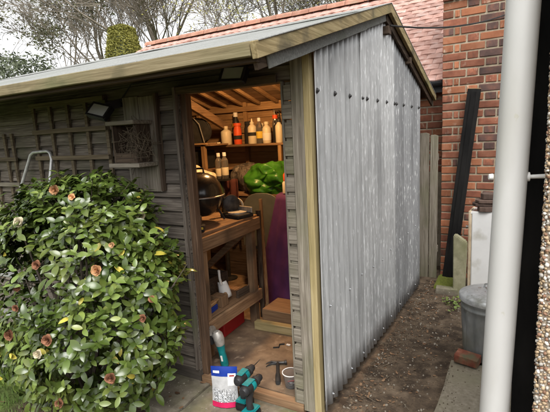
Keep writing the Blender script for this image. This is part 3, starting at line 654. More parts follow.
# black board leaning on the chimney
lbk = thing('leaning_board', 'long black painted board leaning against the brick chimney', 'board', (.245, 2.84, -.08))
a = Vector((.238, 2.80, -.085)); c = Vector((.447, 2.895, 1.905))
B().beam(a, c, .122, .040, (0, 1, 0), 14, .002).build('board', m['tar'], lbk, bevel=.003)
d = (c - a).normalized()
B().beam(a + d * .0, c - d * .03, .045, .012, (0, 1, 0), 4).build('groove_strip', m['tar'], lbk)
[o for o in lbk.children][1].location.y -= .026
B().beam(c + d * .0005, c + d * .006, .118, .038, (0, 1, 0)).build('bare_end', m['pine_x'], lbk)

# grey fence boards closing the gap behind the shed
fn = thing('fence_panel', 'grey weathered board fence between the shed and the chimney', 'fence', (.0, 2.84, -.1))
fx = [(-.50, -.355, 1.50), (-.35, -.21, 1.46), (-.205, -.082, 1.50), (-.076, .022, 1.495), (.030, .112, 1.470)]
for x0, x1, zt in fx:
    b = B(); b.prism([(x0, 2.83, -.1), (x1, 2.83, -.1), (x1 + .006, 2.83, zt - .012), (x1 - .03, 2.83, zt), (x0 + .012, 2.83, zt - .004)], (0, .022, 0)); b.build('fence_board', m['grey_z'], fn, bevel=.002)
B().box(-.5, .118, 2.854, 2.895, 1.20, 1.27).build('rail', m['grey_x'], fn); B().box(-.5, .118, 2.854, 2.895, .20, .27).build('rail', m['grey_x'], fn)

# mossy brick edging and rubble at the far end of the alley
def rubble(name, x, y, z, sx, sy, sz, rot, mat, label, cat, group=None):
    bm = bmesh.new(); bmesh.ops.create_cube(bm, size=1); bmesh.ops.subdivide_edges(bm, edges=bm.edges[:], cuts=3, use_grid_fill=True)
    mt = Matrix.Translation((x, y, z)) @ rotm(rot)
    for v in bm.verts:
        l = v.co.length; v.co *= (1 - .22 * max(0, l - .5)); v.co = Vector((v.co.x * sx, v.co.y * sy, v.co.z * sz)); v.co += Vector((N(*(v.co * 14)), N(*(v.co * 14 + Vector((4, 4, 4)))), N(*(v.co * 14 + Vector((8, 8, 8)))))) * .012
    bm.transform(mt); me = bpy.data.meshes.new(name); bm.to_mesh(me); bm.free(); me.materials.append(mat); me.polygons.foreach_set('use_smooth', [True] * len(me.polygons)); me.set_sharp_from_angle(angle=R(35))
    o = bpy.data.objects.new(name, me); col.objects.link(o); return tag(o, label, cat, group)
rubble('kerb_stone', .29, 2.36, -.06, .22, .09, .09, (0, .03, .05), m['concrete'], 'low stone edging across the far end of the alley', 'stone')
mo = rubble('moss_patch', .27, 2.66, -.10, .26, .42, .11, (0, 0, 0), m['moss'], 'green mossy mound at the foot of the black board', 'moss')

# ------------------------------------------------------------------ things on the front wall
WY = -.022
tr = thing('trellis', 'square timber trellis fixed high on the shed boards', 'trellis', (-1.85, WY, 1.1))
sq = .192; x0, x1, z0, z1 = -2.245, -1.448, .70, 1.858
for k in range(5):
    x = x0 + .012 + k * (x1 - x0 - .024) / 4; B().beam((x, WY - .009, z0), (x - .0, WY - .009, z1), .028, .016, (0, 1, 0), 6, .002).build('batten', m['trellis'], tr)
z = z1 - .014
while z > z0: B().beam((x0, WY - .0265, z), (x1, WY - .0265, z - .004), .016, .030, n=6, wob=.002).build('batten', m['trellis'], tr); z -= .187
tr = thing('trellis', 'narrow timber trellis standing behind the ladder at the left edge', 'trellis', (-2.8, WY, 1.1))
for x in (-3.02, -2.84, -2.66, -2.555): B().beam((x + .03, WY - .009, .45), (x, WY - .009, 1.665), .028, .016, (0, 1, 0), 6, .002).build('batten', m['trellis'], tr)
for z in (1.47, 1.27, 1.07, .87, .67): B().beam((-3.05, WY - .0265, z), (-2.50, WY - .0265, z), .016, .030, n=6, wob=.002).build('batten', m['grey_x'] if z < 1.3 else m['trellis'], tr)

# aluminium ladder behind the camellia
ld = thing('ladder', 'aluminium step ladder with rounded top rail behind the camellia', 'ladder', (-2.4, -.3, 0))
ra = [(-2.80, -.34, .0), (-2.55, -.18, .9), (-2.33, -.06, 1.45), (-2.305, -.055, 1.495), (-2.27, -.05, 1.515), (-2.10, -.05, 1.52), (-2.072, -.05, 1.505), (-2.055, -.055, 1.46), (-2.10, -.16, .9), (-2.16, -.32, .0)]
B().tube(ra, .0115, 10).build('side_rail', m['alu'], ld, smooth=True)
for t, z in ((0, .30), (1, .60), (2, .90), (3, 1.16)):
    f = z / .9 if z < .9 else 1; g_ = (z - .9) / .55 if z > .9 else 0
    L_ = Vector(ra[0]).lerp(Vector(ra[1]), f).lerp(Vector(ra[2]), g_); Q = Vector(ra[9]).lerp(Vector(ra[8]), f).lerp(Vector(ra[7]), g_)
    if z < 1: B().beam(L_, Q, .07, .022).build('rung', m['alu'], ld, bevel=.003)
B().beam((-2.74, -.29, .26), (-2.50, -.42, .50), .02, .05).build('brace', m['alu'], ld)

# nest box on a board panel
pn = thing('board_panel', 'two pale vertical boards fixed on the shed wall behind the nest box', 'panel', (-1.15, WY, 1.245))
B().beam((-1.222, WY - .010, 1.247), (-1.222, WY - .010, 1.826), .132, .018, (0, 1, 0), 6, .001).build('board', m['grey_z'], pn, bevel=.002)
B().beam((-1.085, WY - .010, 1.243), (-1.085, WY - .010, 1.820), .135, .018, (0, 1, 0), 6, .001).build('board', m['grey_z'], pn, bevel=.002)
B().beam((-1.008, WY - .014, 1.25), (-1.008, WY - .014, 1.83), .018, .03, (0, 1, 0), 6, .001).build('edge_strip', m['dark_z'], pn)
nb = thing('nest_box', 'open-fronted wooden nest box full of dry twigs by the door', 'nest box', (-1.17, -.05, 1.42))
NY = WY - .0202
B().box(-1.285, -1.05, NY - .15, NY, 1.655, 1.678).build('roof', m['grey_x'], nb, bevel=.003)
B().box(-1.285, -1.03, NY - .155, NY, 1.405, 1.430).build('base', m['grey_x'], nb, bevel=.003)
B().box(-1.268, -1.255, NY - .12, NY - .014, 1.430, 1.655).build('side', m['dark_z'], nb); B().box(-1.085, -1.072, NY - .12, NY - .014, 1.430, 1.655).build('side', m['dark_z'], nb)
B().box(-1.268, -1.072, NY - .013, NY - .001, 1.430, 1.655).build('back', m['dark_z'], nb)
B().box(-1.255, -1.085, NY - .12, NY - .108, 1.430, 1.49).build('front_lip', m['dark_x'], nb)
b = B()
for k in range(230):
    c = Vector((-1.09 + rp.gauss(0, .05), NY - .095 + rp.gauss(0, .03), 1.53 + rp.gauss(0, .05)))
    d1 = Vector((rp.gauss(0, 1), rp.gauss(0, .6), rp.gauss(0, 1))).normalized() * rp.uniform(.02, .06)
    if c.y + abs(d1.y) > NY - .02: continue
    b.tube([c - d1, c + Vector((rp.gauss(0, .008), rp.gauss(0, .006), rp.gauss(0, .008))), c + d1], .0016, 4, False)
stuff(b.build('dry_twigs', m['twine'], nb, fix=False))

# floodlights under the eave
def floodlight(loc, rot, wd, ht, label):
    t = thing('floodlight', label, 'floodlight', loc, rot, 'floodlights under the eave')
    B().box(-wd / 2, wd / 2, -.0, .035, -ht / 2, ht / 2).build('housing', m['black'], t, bevel=.006, world=False)
    b = B(); f = .012
    b.box(-wd / 2 + .002, wd / 2 - .002, -.010, -.001, ht / 2 - f, ht / 2); b.box(-wd / 2 + .002, wd / 2 - .002, -.010, -.001, -ht / 2, -ht / 2 + f)
    b.box(-wd / 2, -wd / 2 + f, -.0102, -.001, -ht / 2 + f, ht / 2 - f); b.box(wd / 2 - f, wd / 2, -.0102, -.001, -ht / 2 + f, ht / 2 - f); b.build('rim', m['black'], t, world=False)
    B().box(-wd / 2 + f, wd / 2 - f, -.006, -.0005, -ht / 2 + f, ht / 2 - f).build('glass', m['glass_lamp'], t, world=False)
    return t
f1 = floodlight((-1.395, -.135, 1.755), (R(-38), R(14), R(6)), .15, .10, 'small black floodlight tilted downward beside the trellis')
B().beam((-1.37, -.10, 1.775), (-1.33, -.02, 1.80), .03, .05).build('bracket', m['black'], f1)
f2 = floodlight((-.385, -.125, 1.862), (R(-28), R(4), R(0)), .145, .09, 'small black floodlight above the open doorway')
B().beam((-.385, -.105, 1.875), (-.385, -.03, 1.90), .04, .05).build('bracket', m['black'], f2)
B().tube([(-1.33, -.03, 1.80), (-1.2, -.035, 1.90), (-.9, -.035, 1.905), (-.5, -.035, 1.915), (-.39, -.06, 1.895)], .004, 6).build('supply_lead', m['blackmatt'], f2)

# ------------------------------------------------------------------ camellia
cm = thing('camellia_shrub', 'glossy green camellia shrub with fading orange blooms before the shed', 'shrub', (-1.32, -.52, -.02))
rc = random.Random(21)
def leaf_mesh(mat, L_=.062, W_=.030, curl=.25):
    b = B(); vs = []; st = 5
    for i in range(st + 1):
        t = i / st; wd = W_ / 2 * (math.sin(math.pi * min(1, t * .93 + .05)) ** .75) * (1 if t < 1 else .1)
        dz = -curl * L_ * t * t
        for s_ in (-1, 0, 1): vs.append((s_ * wd, L_ * t, dz + (.22 * wd if s_ else 0)))
    b.add(vs, [(i * 3 + j, i * 3 + j + 1, i * 3 + 4 + j, i * 3 + 3 + j) for i in range(st) for j in range(2)])
    return b, b.mesh('leaf', mat, smooth=2, fix=False)
LB, LM = leaf_mesh(m['leaf'], .050, .025); _, LMp = leaf_mesh(m['leaf_pale'], .050, .025, .12); _, LMy = leaf_mesh(m['leaf_yellow'], .055, .026, .4); LB2, LM2 = leaf_mesh(m['leaf'], .058, .029, .42)
lobes = [((-1.30, -.50, .72), (.66, .40, .60)), ((-1.62, -.50, .52), (.50, .38, .50)), ((-1.09, -.56, .52), (.43, .36, .42)), ((-1.28, -.42, 1.12), (.44, .30, .27)), ((-1.0, -.42, .82), (.30, .26, .28)), ((-1.66, -.42, .98), (.26, .24, .24))]
def inside(p, k=1.0): return any(sum(((p[i] - c[i]) / (r[i] * k)) ** 2 for i in range(3)) < 1 for c, r in lobes)
tips = []
while len(tips) < 2100:
    c, r = rc.choice(lobes); d = Vector((rc.gauss(0, 1), rc.gauss(0, 1), rc.gauss(0, 1))).normalized()
    k = 1 + .16 * N(d.x * 2.6 + c[0] * 3, d.y * 2.6, d.z * 2.6 + c[2]) + rc.uniform(-.10, .05)
    p = Vector((c[0] + d.x * r[0] * k, c[1] + d.y * r[1] * k, c[2] + d.z * r[2] * k))
    if inside(p, .86) or p.z < .06 or p.y > -.05: continue
    tips.append((p, d))
sprigs = []
while len(sprigs) < 120:                    # loose shoots standing out of the outline
    c, r = rc.choice(lobes); d = Vector((rc.gauss(0, 1), rc.gauss(0, 1), abs(rc.gauss(.3, .8)))).normalized(); k = rc.uniform(1.08, 1.24)
    p = Vector((c[0] + d.x * r[0] * k, c[1] + d.y * r[1] * k, c[2] + d.z * r[2] * k))
    if inside(p, 1.04) or p.y > -.07 or p.z < .3 or p.x > -.63: continue
    sprigs.append((p, d)); e = (d * .6 + Vector((0, 0, .6))).normalized(); tips += [(p, e), (p - d * .035, e)]
for k in range(330):
    c, r = rc.choice(lobes); d = Vector((rc.gauss(0, 1), rc.gauss(0, 1), rc.gauss(0, 1))).normalized(); f = rc.uniform(.45, .85)
    p = Vector((c[0] + d.x * r[0] * f, c[1] + d.y * r[1] * f, c[2] + d.z * r[2] * f))
    if p.z > .1 and p.y < -.08: tips.append((p, d))
leaves = []
for p, d in tips:
    n = rc.randint(3, 6); ax0 = (d * .8 + Vector((0, -.15, .55))).normalized(); a0 = rc.uniform(0, 6.28); pale = rc.random() < .27
    e1 = ax0.cross(Vector((0, 0, 1))); e1 = e1.normalized() if e1.length > .05 else Vector((1, 0, 0)); e2 = ax0.cross(e1)
    for i in range(n):
        a = a0 + i * 2.4; out = (e1 * math.cos(a) + e2 * math.sin(a)); tilt = rc.uniform(.15, .95)
        dirn = (out * (1 - tilt * .5) + ax0 * tilt * .75).normalized()
        nrm = (ax0 - dirn * ax0.dot(dirn)); nrm = (nrm.normalized() + Vector((rc.gauss(0, .22), rc.gauss(0, .22), rc.gauss(0, .22)))).normalized()
        xa = dirn.cross(nrm).normalized(); nrm = xa.cross(dirn)
        s_ = rc.uniform(.72, 1.22); base = p + ax0 * (-.012 * i)
        if base.y + dirn.y * .06 > -.03: continue
        mt = Matrix(((xa.x * s_, dirn.x * s_, nrm.x * s_, base.x), (xa.y * s_, dirn.y * s_, nrm.y * s_, base.y), (xa.z * s_, dirn.z * s_, nrm.z * s_, base.z), (0, 0, 0, 1)))
        kind = 2 if rc.random() < .012 else (1 if pale else 0)
        leaves.append(((base - CAM).length + rc.uniform(0, .45) - (.3 if kind == 2 else 0), mt, kind))
leaves.sort(key=lambda t: t[0]); restb = [B(), B(), B()]
for i, (dd, mt, kind) in enumerate(leaves):
    if i < 290: link('leaf', (rc.choice((LM, LM2)), LMp, LMy)[kind], cm, mt)
    else:
        restb[kind].add([mt @ Vector(v) for v in (rc.choice((LB, LB2)).v if kind == 0 else LB.v)], LB.f)
def rnd_attr_leaf(mat):   # joined foliage: vary colour by place so that clumps differ
    return mat
for bb, mm in zip(restb, (m['leaf'], m['leaf_pale'], m['leaf_yellow'])):
    if bb.v: stuff(bb.build('foliage', mm, cm, smooth=2, fix=False))
b = B()
for k in range(15):
    a = rc.uniform(0, 6.28); r = rc.uniform(.0, .06); c = Vector((-1.32 + r * math.cos(a), -.52 + r * .6 * math.sin(a), -.02)); t = Vector((-1.32 + rc.gauss(0, .34), -.5 + rc.gauss(0, .12), rc.uniform(.6, 1.15)))
    mid = c.lerp(t, .5) + Vector((rc.gauss(0, .05), rc.gauss(0, .05), .08)); b.tube([c, mid, t], [.013, .009, .003], 6)
    for q in range(5):
        e = t.lerp(mid, rc.random()); b.tube([e, e + Vector((rc.gauss(0, .12), rc.gauss(0, .08), rc.uniform(.0, .16)))], [.004, .0015], 5)
for p, d in sprigs: b.tube([p - d * .16, p - d * .05, p], [.003, .0025, .0015], 5)
b.build('stems', m['bark'], cm, smooth=True)
def ray_hit(px, py):                       # where a bloom seen at that place sits on the shrub
    d = (r_ * ((px - 275) / 432) - u_ * ((py - 206) / 432) + fwd); t = .9
    while t < 4:
        p = CAM + d * t
        if inside(p, .99): return p
        t += .01
    return None
def bloom(p, rad, mat):
    b = B(); n = 26
    for k in range(n):
        ring = k / n; a = k * 2.4; tilt = .25 + ring * 1.0; L_ = rad * (.55 + .45 * ring)
        q = Matrix.Translation(p) @ rotm((R(78) + rc.uniform(-.3, .3), rc.uniform(-.3, .3), R(25))) @ rotm((0, 0, a)) @ rotm((0, -(1.35 - tilt), 0))
        vs = [];
        for i in range(4):
            t = i / 3; wd = L_ * .62 * math.sin(math.pi * (.15 + .75 * t)); 
            for s_ in (-1, 0, 1): vs.append(q @ Vector((L_ * t, s_ * wd, .10 * L_ * (s_ * s_) + rc.uniform(-.06, .06) * L_)))
        b.add(vs, [(i * 3 + j, i * 3 + j + 1, i * 3 + 4 + j, i * 3 + 3 + j) for i in range(3) for j in range(2)])
    o = b.build('bloom', mat, cm, smooth=2, fix=False); return o
for px, py, rad, mt in ((55, 190, .030, 'bloom'), (72, 197, .020, 'bloom'), (19, 222, .030, 'bloom_pale'), (141, 216, .032, 'bloom_pale'), (97, 270, .030, 'bloom'), (48, 340, .030, 'bloom_brown'), (111, 378, .030, 'bloom_brown'),
                       (18, 287, .025, 'bloom_brown'), (10, 335, .030, 'bloom_brown'), (38, 354, .024, 'bloom_pale'), (143, 318, .022, 'bloom_brown'), (37, 265, .026, 'bloom_brown'), (152, 299, .02, 'bloom_brown'), (60, 403, .026, 'bloom_brown'), (112, 245, .016, 'bloom'), (16, 308, .02, 'bloom_brown')):
    p = ray_hit(px, py)
    if p: bloom(p + (CAM - p).normalized() * .035, rad, m[mt])

# grass and litter
b = B(); rg = random.Random(4)
for k in range(5200):
    x = rg.uniform(-3.0, -1.42); y = rg.uniform(-1.7, -.12)
    if x > -1.55 + .15 * N(y * 3, 1.0) + rg.uniform(-.12, .06): continue
    h = rg.uniform(.02, .045); a = rg.uniform(0, 6.28); w_ = .0022; l = Vector((math.cos(a), math.sin(a), 0)); s_ = Vector((-l.y, l.x, 0)) * w_; p = Vector((x, y, gz(x, y) - .003))
    tp = p + l * rg.uniform(.005, .022) + Vector((0, 0, h)); md = p.lerp(tp, .55) + Vector((0, 0, h * .1))
    b.add([p - s_, p + s_, md + s_ * .8, md - s_ * .8, tp], [(0, 1, 2, 3), (3, 2, 4)])
stuff(tag(b.build('lawn_grass', m['grass'], fix=False), 'short green lawn grass at the lower left', 'grass'))
b = B()
def litter_leaf(x, y, z, s_, flat=.35):
    e = Matrix.Translation((x, y, z)) @ rotm((rg.uniform(-flat, flat), rg.uniform(-flat, flat), rg.uniform(0, 6.28)))
    b.add([e @ Vector((v[0] * s_ * 1.1, v[1] * s_, abs(v[2]) * s_ * .6 + .001)) for v in LB.v], LB.f)
for k in range(380):
    if rg.random() < .62:
        y = rg.uniform(-.5, 2.7); x = .04 + abs(rg.gauss(0, .14)); s_ = rg.uniform(.25, .62)
    else: x, y, s_ = rg.uniform(.05, .48), rg.uniform(-.6, 2.7), rg.uniform(.2, .5)
    if x > .47: continue
    litter_leaf(x, y, gz(x, y) + .006, s_)
for k in range(260):
    x, y = rg.uniform(-1.9, -.72), rg.uniform(-1.0, -.06); on = (-1.2 < x and y > -.36)
    if on and rg.random() < .85: continue
    litter_leaf(x, y, (.034 if on else gz(x, y) + .008), rg.uniform(.4, 1.05))
stuff(tag(b.build('leaf_litter', m['deadleaf'], smooth=2, fix=False), 'scattered brown dead leaves on the earth and under the shrub', 'leaf litter'))
b = B()
for k in range(420):
    x = rg.uniform(.04, .47) if rg.random() < .7 else .05 + abs(rg.gauss(0, .07)); y = rg.uniform(-.8, 2.7); s_ = rg.uniform(.0025, .009) * (1.6 if rg.random() < .05 else 1)
    e = rotm((rg.uniform(0, 6), rg.uniform(0, 6), rg.uniform(0, 6)))
    b.add([Vector((x, y, gz(x, y) + .001)) + e @ Vector((v.x * s_ * rg.uniform(.7, 1.2), v.y * s_, v.z * s_ * .7)) for v in iv], fi)
for k in range(160):
    x = rg.uniform(-1.18, -.02); y = rg.uniform(-.6, -.06); s_ = rg.uniform(.0015, .005); zt = .03 if x < -.77 else .023
    if x < -.77 and y < -.34: continue
    b.add([Vector((x, y, zt + .003)) + Vector((v.x * s_, v.y * s_, v.z * s_ * .7)) for v in iv], fi)
stuff(tag(b.build('grit', m['stone'], smooth=2, fix=False), 'small stones and grit on the earth path', 'grit'))
b = B()
for k in range(60):
    x = .04 + abs(rg.gauss(0, .12)); y = rg.uniform(-.3, 2.7); a = rg.uniform(0, 6.28); l = rg.uniform(.03, .09); z = gz(x, y) + .006
    if x < .46: b.tube([(x, y, z), (x + l * .5 * math.cos(a), y + l * .5 * math.sin(a), z + .008), (x + l * math.cos(a + .2), y + l * math.sin(a + .2), z)], .0018, 5)
stuff(tag(b.build('fallen_twigs', m['twine'], fix=False), 'thin broken twigs lying on the earth path', 'twigs'))
b = B(); m['crumb'] = M('soil_crumb', [(.3, (.045, .032, .022)), (.55, (.095, .068, .045)), (.75, (.19, .14, .095))], V1, 9, 5, .95, 0, .4, rnd=0)
for k in range(5200):
    if rg.random() < .45: x, y = .035 + abs(rg.gauss(0, .10)), rg.uniform(-.9, 2.7)
    elif rg.random() < .96: x, y = rg.uniform(.03, .50), rg.uniform(-.9, 2.7)
    else: x, y = .50 + abs(rg.gauss(0, .10)), rg.uniform(-.9, .9)
    if x > .90: continue
    s_ = rg.uniform(.0012, .0048) * (1.7 if rg.random() < .04 else 1); zt = (.0 if x > .515 and y < .92 else gz(x, y))
    e = rotm((rg.uniform(0, 6), rg.uniform(0, 6), rg.uniform(0, 6)))
    b.add([Vector((x, y, zt + s_ * .3)) + e @ Vector((v.x * s_ * rg.uniform(.7, 1.3), v.y * s_, v.z * s_ * .8)) for v in iv], fi)
stuff(tag(b.build('soil_crumbs', m['crumb'], fix=False), 'loose soil crumbs spread over the earth path', 'soil'))
# a few ivy weeds by the bin
b = B()
for k in range(60):
    x, y = .40 + rg.gauss(0, .05), 2.05 + rg.gauss(0, .09); e = Matrix.Translation((x, y, gz(x, y) + rg.uniform(.01, .05))) @ rotm((rg.uniform(-.6, .6), rg.uniform(-.6, .6), rg.uniform(0, 6.28))); s_ = rg.uniform(.4, .8)
    b.add([e @ Vector((v[0] * s_ * 1.3, v[1] * s_, v[2] * s_)) for v in LB.v], LB.f)
stuff(tag(b.build('ground_ivy', m['leaf_pale'], smooth=2, fix=False), 'patch of green weeds on the alley floor behind the dustbin', 'weeds'))

# ------------------------------------------------------------------ inside the shed
FZ = .06
wb = thing('workbench', 'rough timber workbench just inside the doorway', 'workbench', (-1.25, .5, FZ))
for x, y in ((-.955, .195), (-.955, .80), (-1.57, .195), (-1.57, .80)): B().beam((x, y, FZ), (x, y, .915), .062, .055, (0, 1, 0), 6, .002).build('leg', m['bench_z'], wb, bevel=.003)
for k in range(5): B().box(-1.61 + k * .138, -1.61 + k * .138 + .134, .14, .87, .916, .938).build('top_board', m['bench_y'], wb, bevel=.002)
B().beam((-.912, .14, .865), (-.912, .87, .875), .024, .095, n=6, wob=.002).build('apron', m['bench_y'], wb, bevel=.003)
B().beam((-.912, .15, .285), (-.912, .845, .295), .024, .085, n=6, wob=.002).build('lower_rail', m['bench_y'], wb, bevel=.003)
for k in range(4): B().box(-1.59 + k * .16, -1.59 + k * .16 + .155, .16, .85, .300, .318).build('shelf_board', m['bench_y'], wb, bevel=.002)
B().beam((-1.56, .825, .36), (-.98, .83, .84), .03, .05).build('brace', m['bench_x'], wb)
# portable kettle barbecue
kb = thing('kettle_barbecue', 'small black kettle barbecue with domed lid on the workbench', 'barbecue', (-1.16, .48, .939), (0, 0, R(20)))
B().lathe([(.172, .20), (.176, .204), (.172, .208), (.167, .24), (.150, .29), (.115, .335), (.07, .36), (.02, .372), (0, .373)], n=40).build('lid', m['dome'], kb, smooth=True, world=False)
B().lathe([(.174, .193), (.179, .196), (.179, .203), (.174, .206)], n=40).build('rim', m['steel'], kb, smooth=True, world=False)
B().lathe([(0, .052), (.07, .055), (.12, .085), (.155, .14), (.172, .192), (.168, .196)], n=40).build('bowl', m['dome'], kb, smooth=True, world=False)
B().tube([(-.04, 0, .366), (-.035, 0, .40), (.035, 0, .40), (.04, 0, .366)], .008, 8).build('handle', m['black'], kb, smooth=True, world=False)
for a in (30, 150, 270): B().tube([(.12 * math.cos(R(a)), .12 * math.sin(R(a)), .10), (.17 * math.cos(R(a)), .17 * math.sin(R(a)), .008)], .008, 8).build('leg', m['blackmatt'], kb, smooth=True, world=False)
# mitre saw
ms = thing('mitre_saw', 'black mitre saw with tilted arm at the end of the workbench', 'saw', (-1.02, .74, .939), (0, 0, R(-15)))
B().box(-.12, .10, -.08, .08, .0, .03).build('base', m['blackmatt'], ms, bevel=.006, world=False); B().lathe([(0, .03), (.075, .03), (.075, .042), (0, .043)], n=24).build('turntable', m['castalu'], ms, smooth=True, world=False)
B().beam((-.06, .07, .02), (-.13, -.08, .17), .03, .04).build('arm', m['black'], ms, bevel=.006, world=False)
B().box(-.12, .10, .055, .07, .031, .075).build('fence', m['castalu'], ms, bevel=.003, world=False)
B().lathe([(0, -.012), (.06, -.012), (.068, -.008), (.068, .008), (.06, .012), (0, .012)], (-.07, .0, .10), 24, rotm((R(90), 0, R(60)))).build('blade_guard', m['darksteel'], ms, smooth=True, world=False)
B().tube([(-.13, -.08, .17), (-.12, -.12, .12), (-.10, -.14, .05)], [.018, .016, .014], 10).build('handle', m['black'], ms, smooth=True, world=False)
b = B(); ring = [(.058 * math.cos(R(a)), 0, .058 * math.sin(R(a)) + .068) for a in range(0, 361, 15)]; b.tube(ring, .009, 8)
hs_ = b.build('hose_loop', m['cream'], None, smooth=True); hs_.location = (-1.10, .835, .9395); hs_.rotation_euler = (0, 0, R(25)); tag(hs_, 'cream plastic hose loop standing on the far end of the workbench', 'hose')
bc = thing('battery_charger', 'black battery charger with yellow catch at the near end of the workbench', 'charger', (-.985, .215, .939), (0, 0, R(30)))
B().box(-.05, .05, -.035, .035, 0, .045).build('case', m['black'], bc, bevel=.006, world=False); B().box(-.03, .03, -.030, .03, .0455, .105).build('battery', m['black'], bc, bevel=.006, world=False); B().box(.0, .045, -.0365, -.0355, .02, .036).build('catch', m['yellow'], bc, world=False)

# lower bench shelf clutter
dp = thing('dustpan', 'white plastic scoop with upright handle under the workbench', 'scoop', (-1.04, .54, .32), (R(8), R(-10), R(25)))
b = B(); vs = []
for i in range(7):
    t = i / 6; 
    for j in range(7):
        u = j / 6 - .5; vs.append((u * .10 * (1 - .3 * t * t), .05 - .05 * math.cos(u * 2.4) * (1 - .4 * t), .02 + .13 * t))
b.add(vs, [(i * 7 + j, i * 7 + j + 1, i * 7 + 8 + j, i * 7 + 7 + j) for i in range(6) for j in range(6)])
o = b.build('scoop', m['white'], dp, smooth=2, world=False); q = o.modifiers.new('gauge', 'SOLIDIFY'); q.thickness = .004
B().tube([(0, .012, .14), (.0, .012, .19), (.012, .010, .255)], [.012, .009, .010], 8).build('handle', m['white'], dp, smooth=True, world=False)
hb = thing('hand_brush', 'wooden hand brush with blue bristles under the workbench', 'brush', (-1.02, .33, .319), (0, 0, R(8)))
B().box(-.02, .02, -.06, .06, .04, .065).build('head', m['pine_y'], hb, bevel=.006, world=False); B().box(-.024, .024, -.062, .062, .0, .04).build('bristles', m['bluebag'], hb, bevel=.004, world=False); B().beam((0, .055, .055), (.03, .19, .075), .026, .02).build('handle', m['pine_y'], hb, bevel=.006, world=False)
ob = thing('open_crate', 'dark open wooden crate on the lower bench shelf', 'crate', (-1.33, .62, .319))
for nm, a in (('side', (-.16, .16, -.14, -.128, 0, .16)), ('side', (-.16, .16, .128, .14, 0, .16)), ('end', (-.16, -.148, -.127, .127, 0, .16)), ('end', (.148, .16, -.127, .127, 0, .16)), ('bottom', (-.147, .147, -.127, .127, 0, .012))): B().box(*a).build(nm, m['dark_x'], ob, world=False)
tag(B().box(-1.09, -.985, .42, .50, .3185, .40).build('wood_block', m['bench_z'], bevel=.003), 'square wood block on the lower bench shelf', 'wood block')
tag(B().beam((-.99, .62, .3485), (-.985, .83, .3485), .02, .058).build('wood_offcut', m['dark_y'], bevel=.002), 'dark board offcut on edge on the lower bench shelf', 'offcut')
b = B()
for k in range(7): b.tube([(-1.30 + rp.gauss(0, .05) + .10 * math.cos(t * .5 + k), .30 + rp.gauss(0, .003) + .07 * math.sin(t * .5 + k), .326 + .013 * k) for t in range(13)], .006, 6)
tag(b.build('cable_coil', m['blackmatt'], smooth=True), 'loose black cable coil on the lower bench shelf', 'cable')
rbx = thing('red_toolbox', 'red plastic toolbox on the floor under the workbench', 'toolbox', (-1.17, .60, FZ), (0, 0, R(3)))
B().box(-.15, .15, -.15, .15, 0, .175).build('body', m['redbox'], rbx, bevel=.008, world=False); B().box(-.152, .152, -.152, .152, .1755, .215).build('lid', m['redbox'], rbx, bevel=.008, world=False)
B().tube([(-.05, 0, .212), (-.045, 0, .235), (.045, 0, .235), (.05, 0, .212)], .007, 8).build('handle', m['black'], rbx, smooth=True, world=False)

# timber and crate behind
tag(B().beam((-.885, .70, .094), (-.42, .72, .094), .055, .066, n=6, wob=.001).build('timber_offcut', m['trim_x'], bevel=.003), 'pale squared timber length lying across the shed floor', 'timber')
cr = thing('low_crate', 'low brown wooden crate behind the timber length on the floor', 'crate', (-.66, .905, FZ))
for nm, a in (('front', (-.21, .24, -.13, -.115, 0, .12)), ('back', (-.21, .24, .115, .13, 0, .12)), ('side', (-.21, -.195, -.114, .114, 0, .12)), ('side', (.225, .24, -.114, .114, 0, .12)), ('lid', (-.208, .238, -.128, .128, .1205, .134))): B().box(*a).build(nm, m['bench_x'], cr, bevel=.002, world=False)
tag(B().beam((-.62, .80, .2015), (-.45, .83, .2015), .03, .014).build('lath_offcut', m['pine_x']), 'pale short lath lying on the low crate', 'lath')
# purple cloth over something tall
b = B(); vs = []; n = 96; H = 22
for i in range(H + 1):
    t = i / H; z = .063 + .97 * t; r0 = .42 - .19 * t ** 1.1
    for k in range(n):
        a = 2 * math.pi * k / n; f = (.030 * math.sin(7 * a + 1.2 * N(0, t * 2)) + .016 * math.sin(13 * a + 2 + t) + .010 * N(math.cos(a) * 3, math.sin(a) * 3, t * 5)) * (1 - .75 * t)
        vs.append((-.79 + (r0 + f) * math.cos(a) * .98 - .03 * (1 - t), 1.42 + (r0 + f) * math.sin(a) * .85, z))
fs = [(i * n + k, i * n + (k + 1) % n, i * n + n + (k + 1) % n, i * n + n + k) for i in range(H) for k in range(n)]
k0 = len(vs); vs.append((-.79, 1.42, 1.05)); fs += [(H * n + k, H * n + (k + 1) % n, k0) for k in range(n)]
vs2 = vs
pc = B().add(vs, fs).build('purple_dust_sheet', m['purple'], None, smooth=2)
tag(pc, 'purple cloth dust sheet draped over a tall object by the right post', 'cloth')
oc = thing('orange_canister', 'orange and cream canister on top of the purple cloth', 'canister', (-.89, 1.34, 1.045))
B().lathe([(0, 0), (.045, 0), (.045, .09), (.03, .11), (0, .112)], n=20).build('body', m['cream'], oc, smooth=True, world=False); B().lathe([(.03, .105), (.036, .11), (.036, .16), (.02, .185), (0, .187)], n=18).build('cap', m['orange'], oc, smooth=True, world=False)
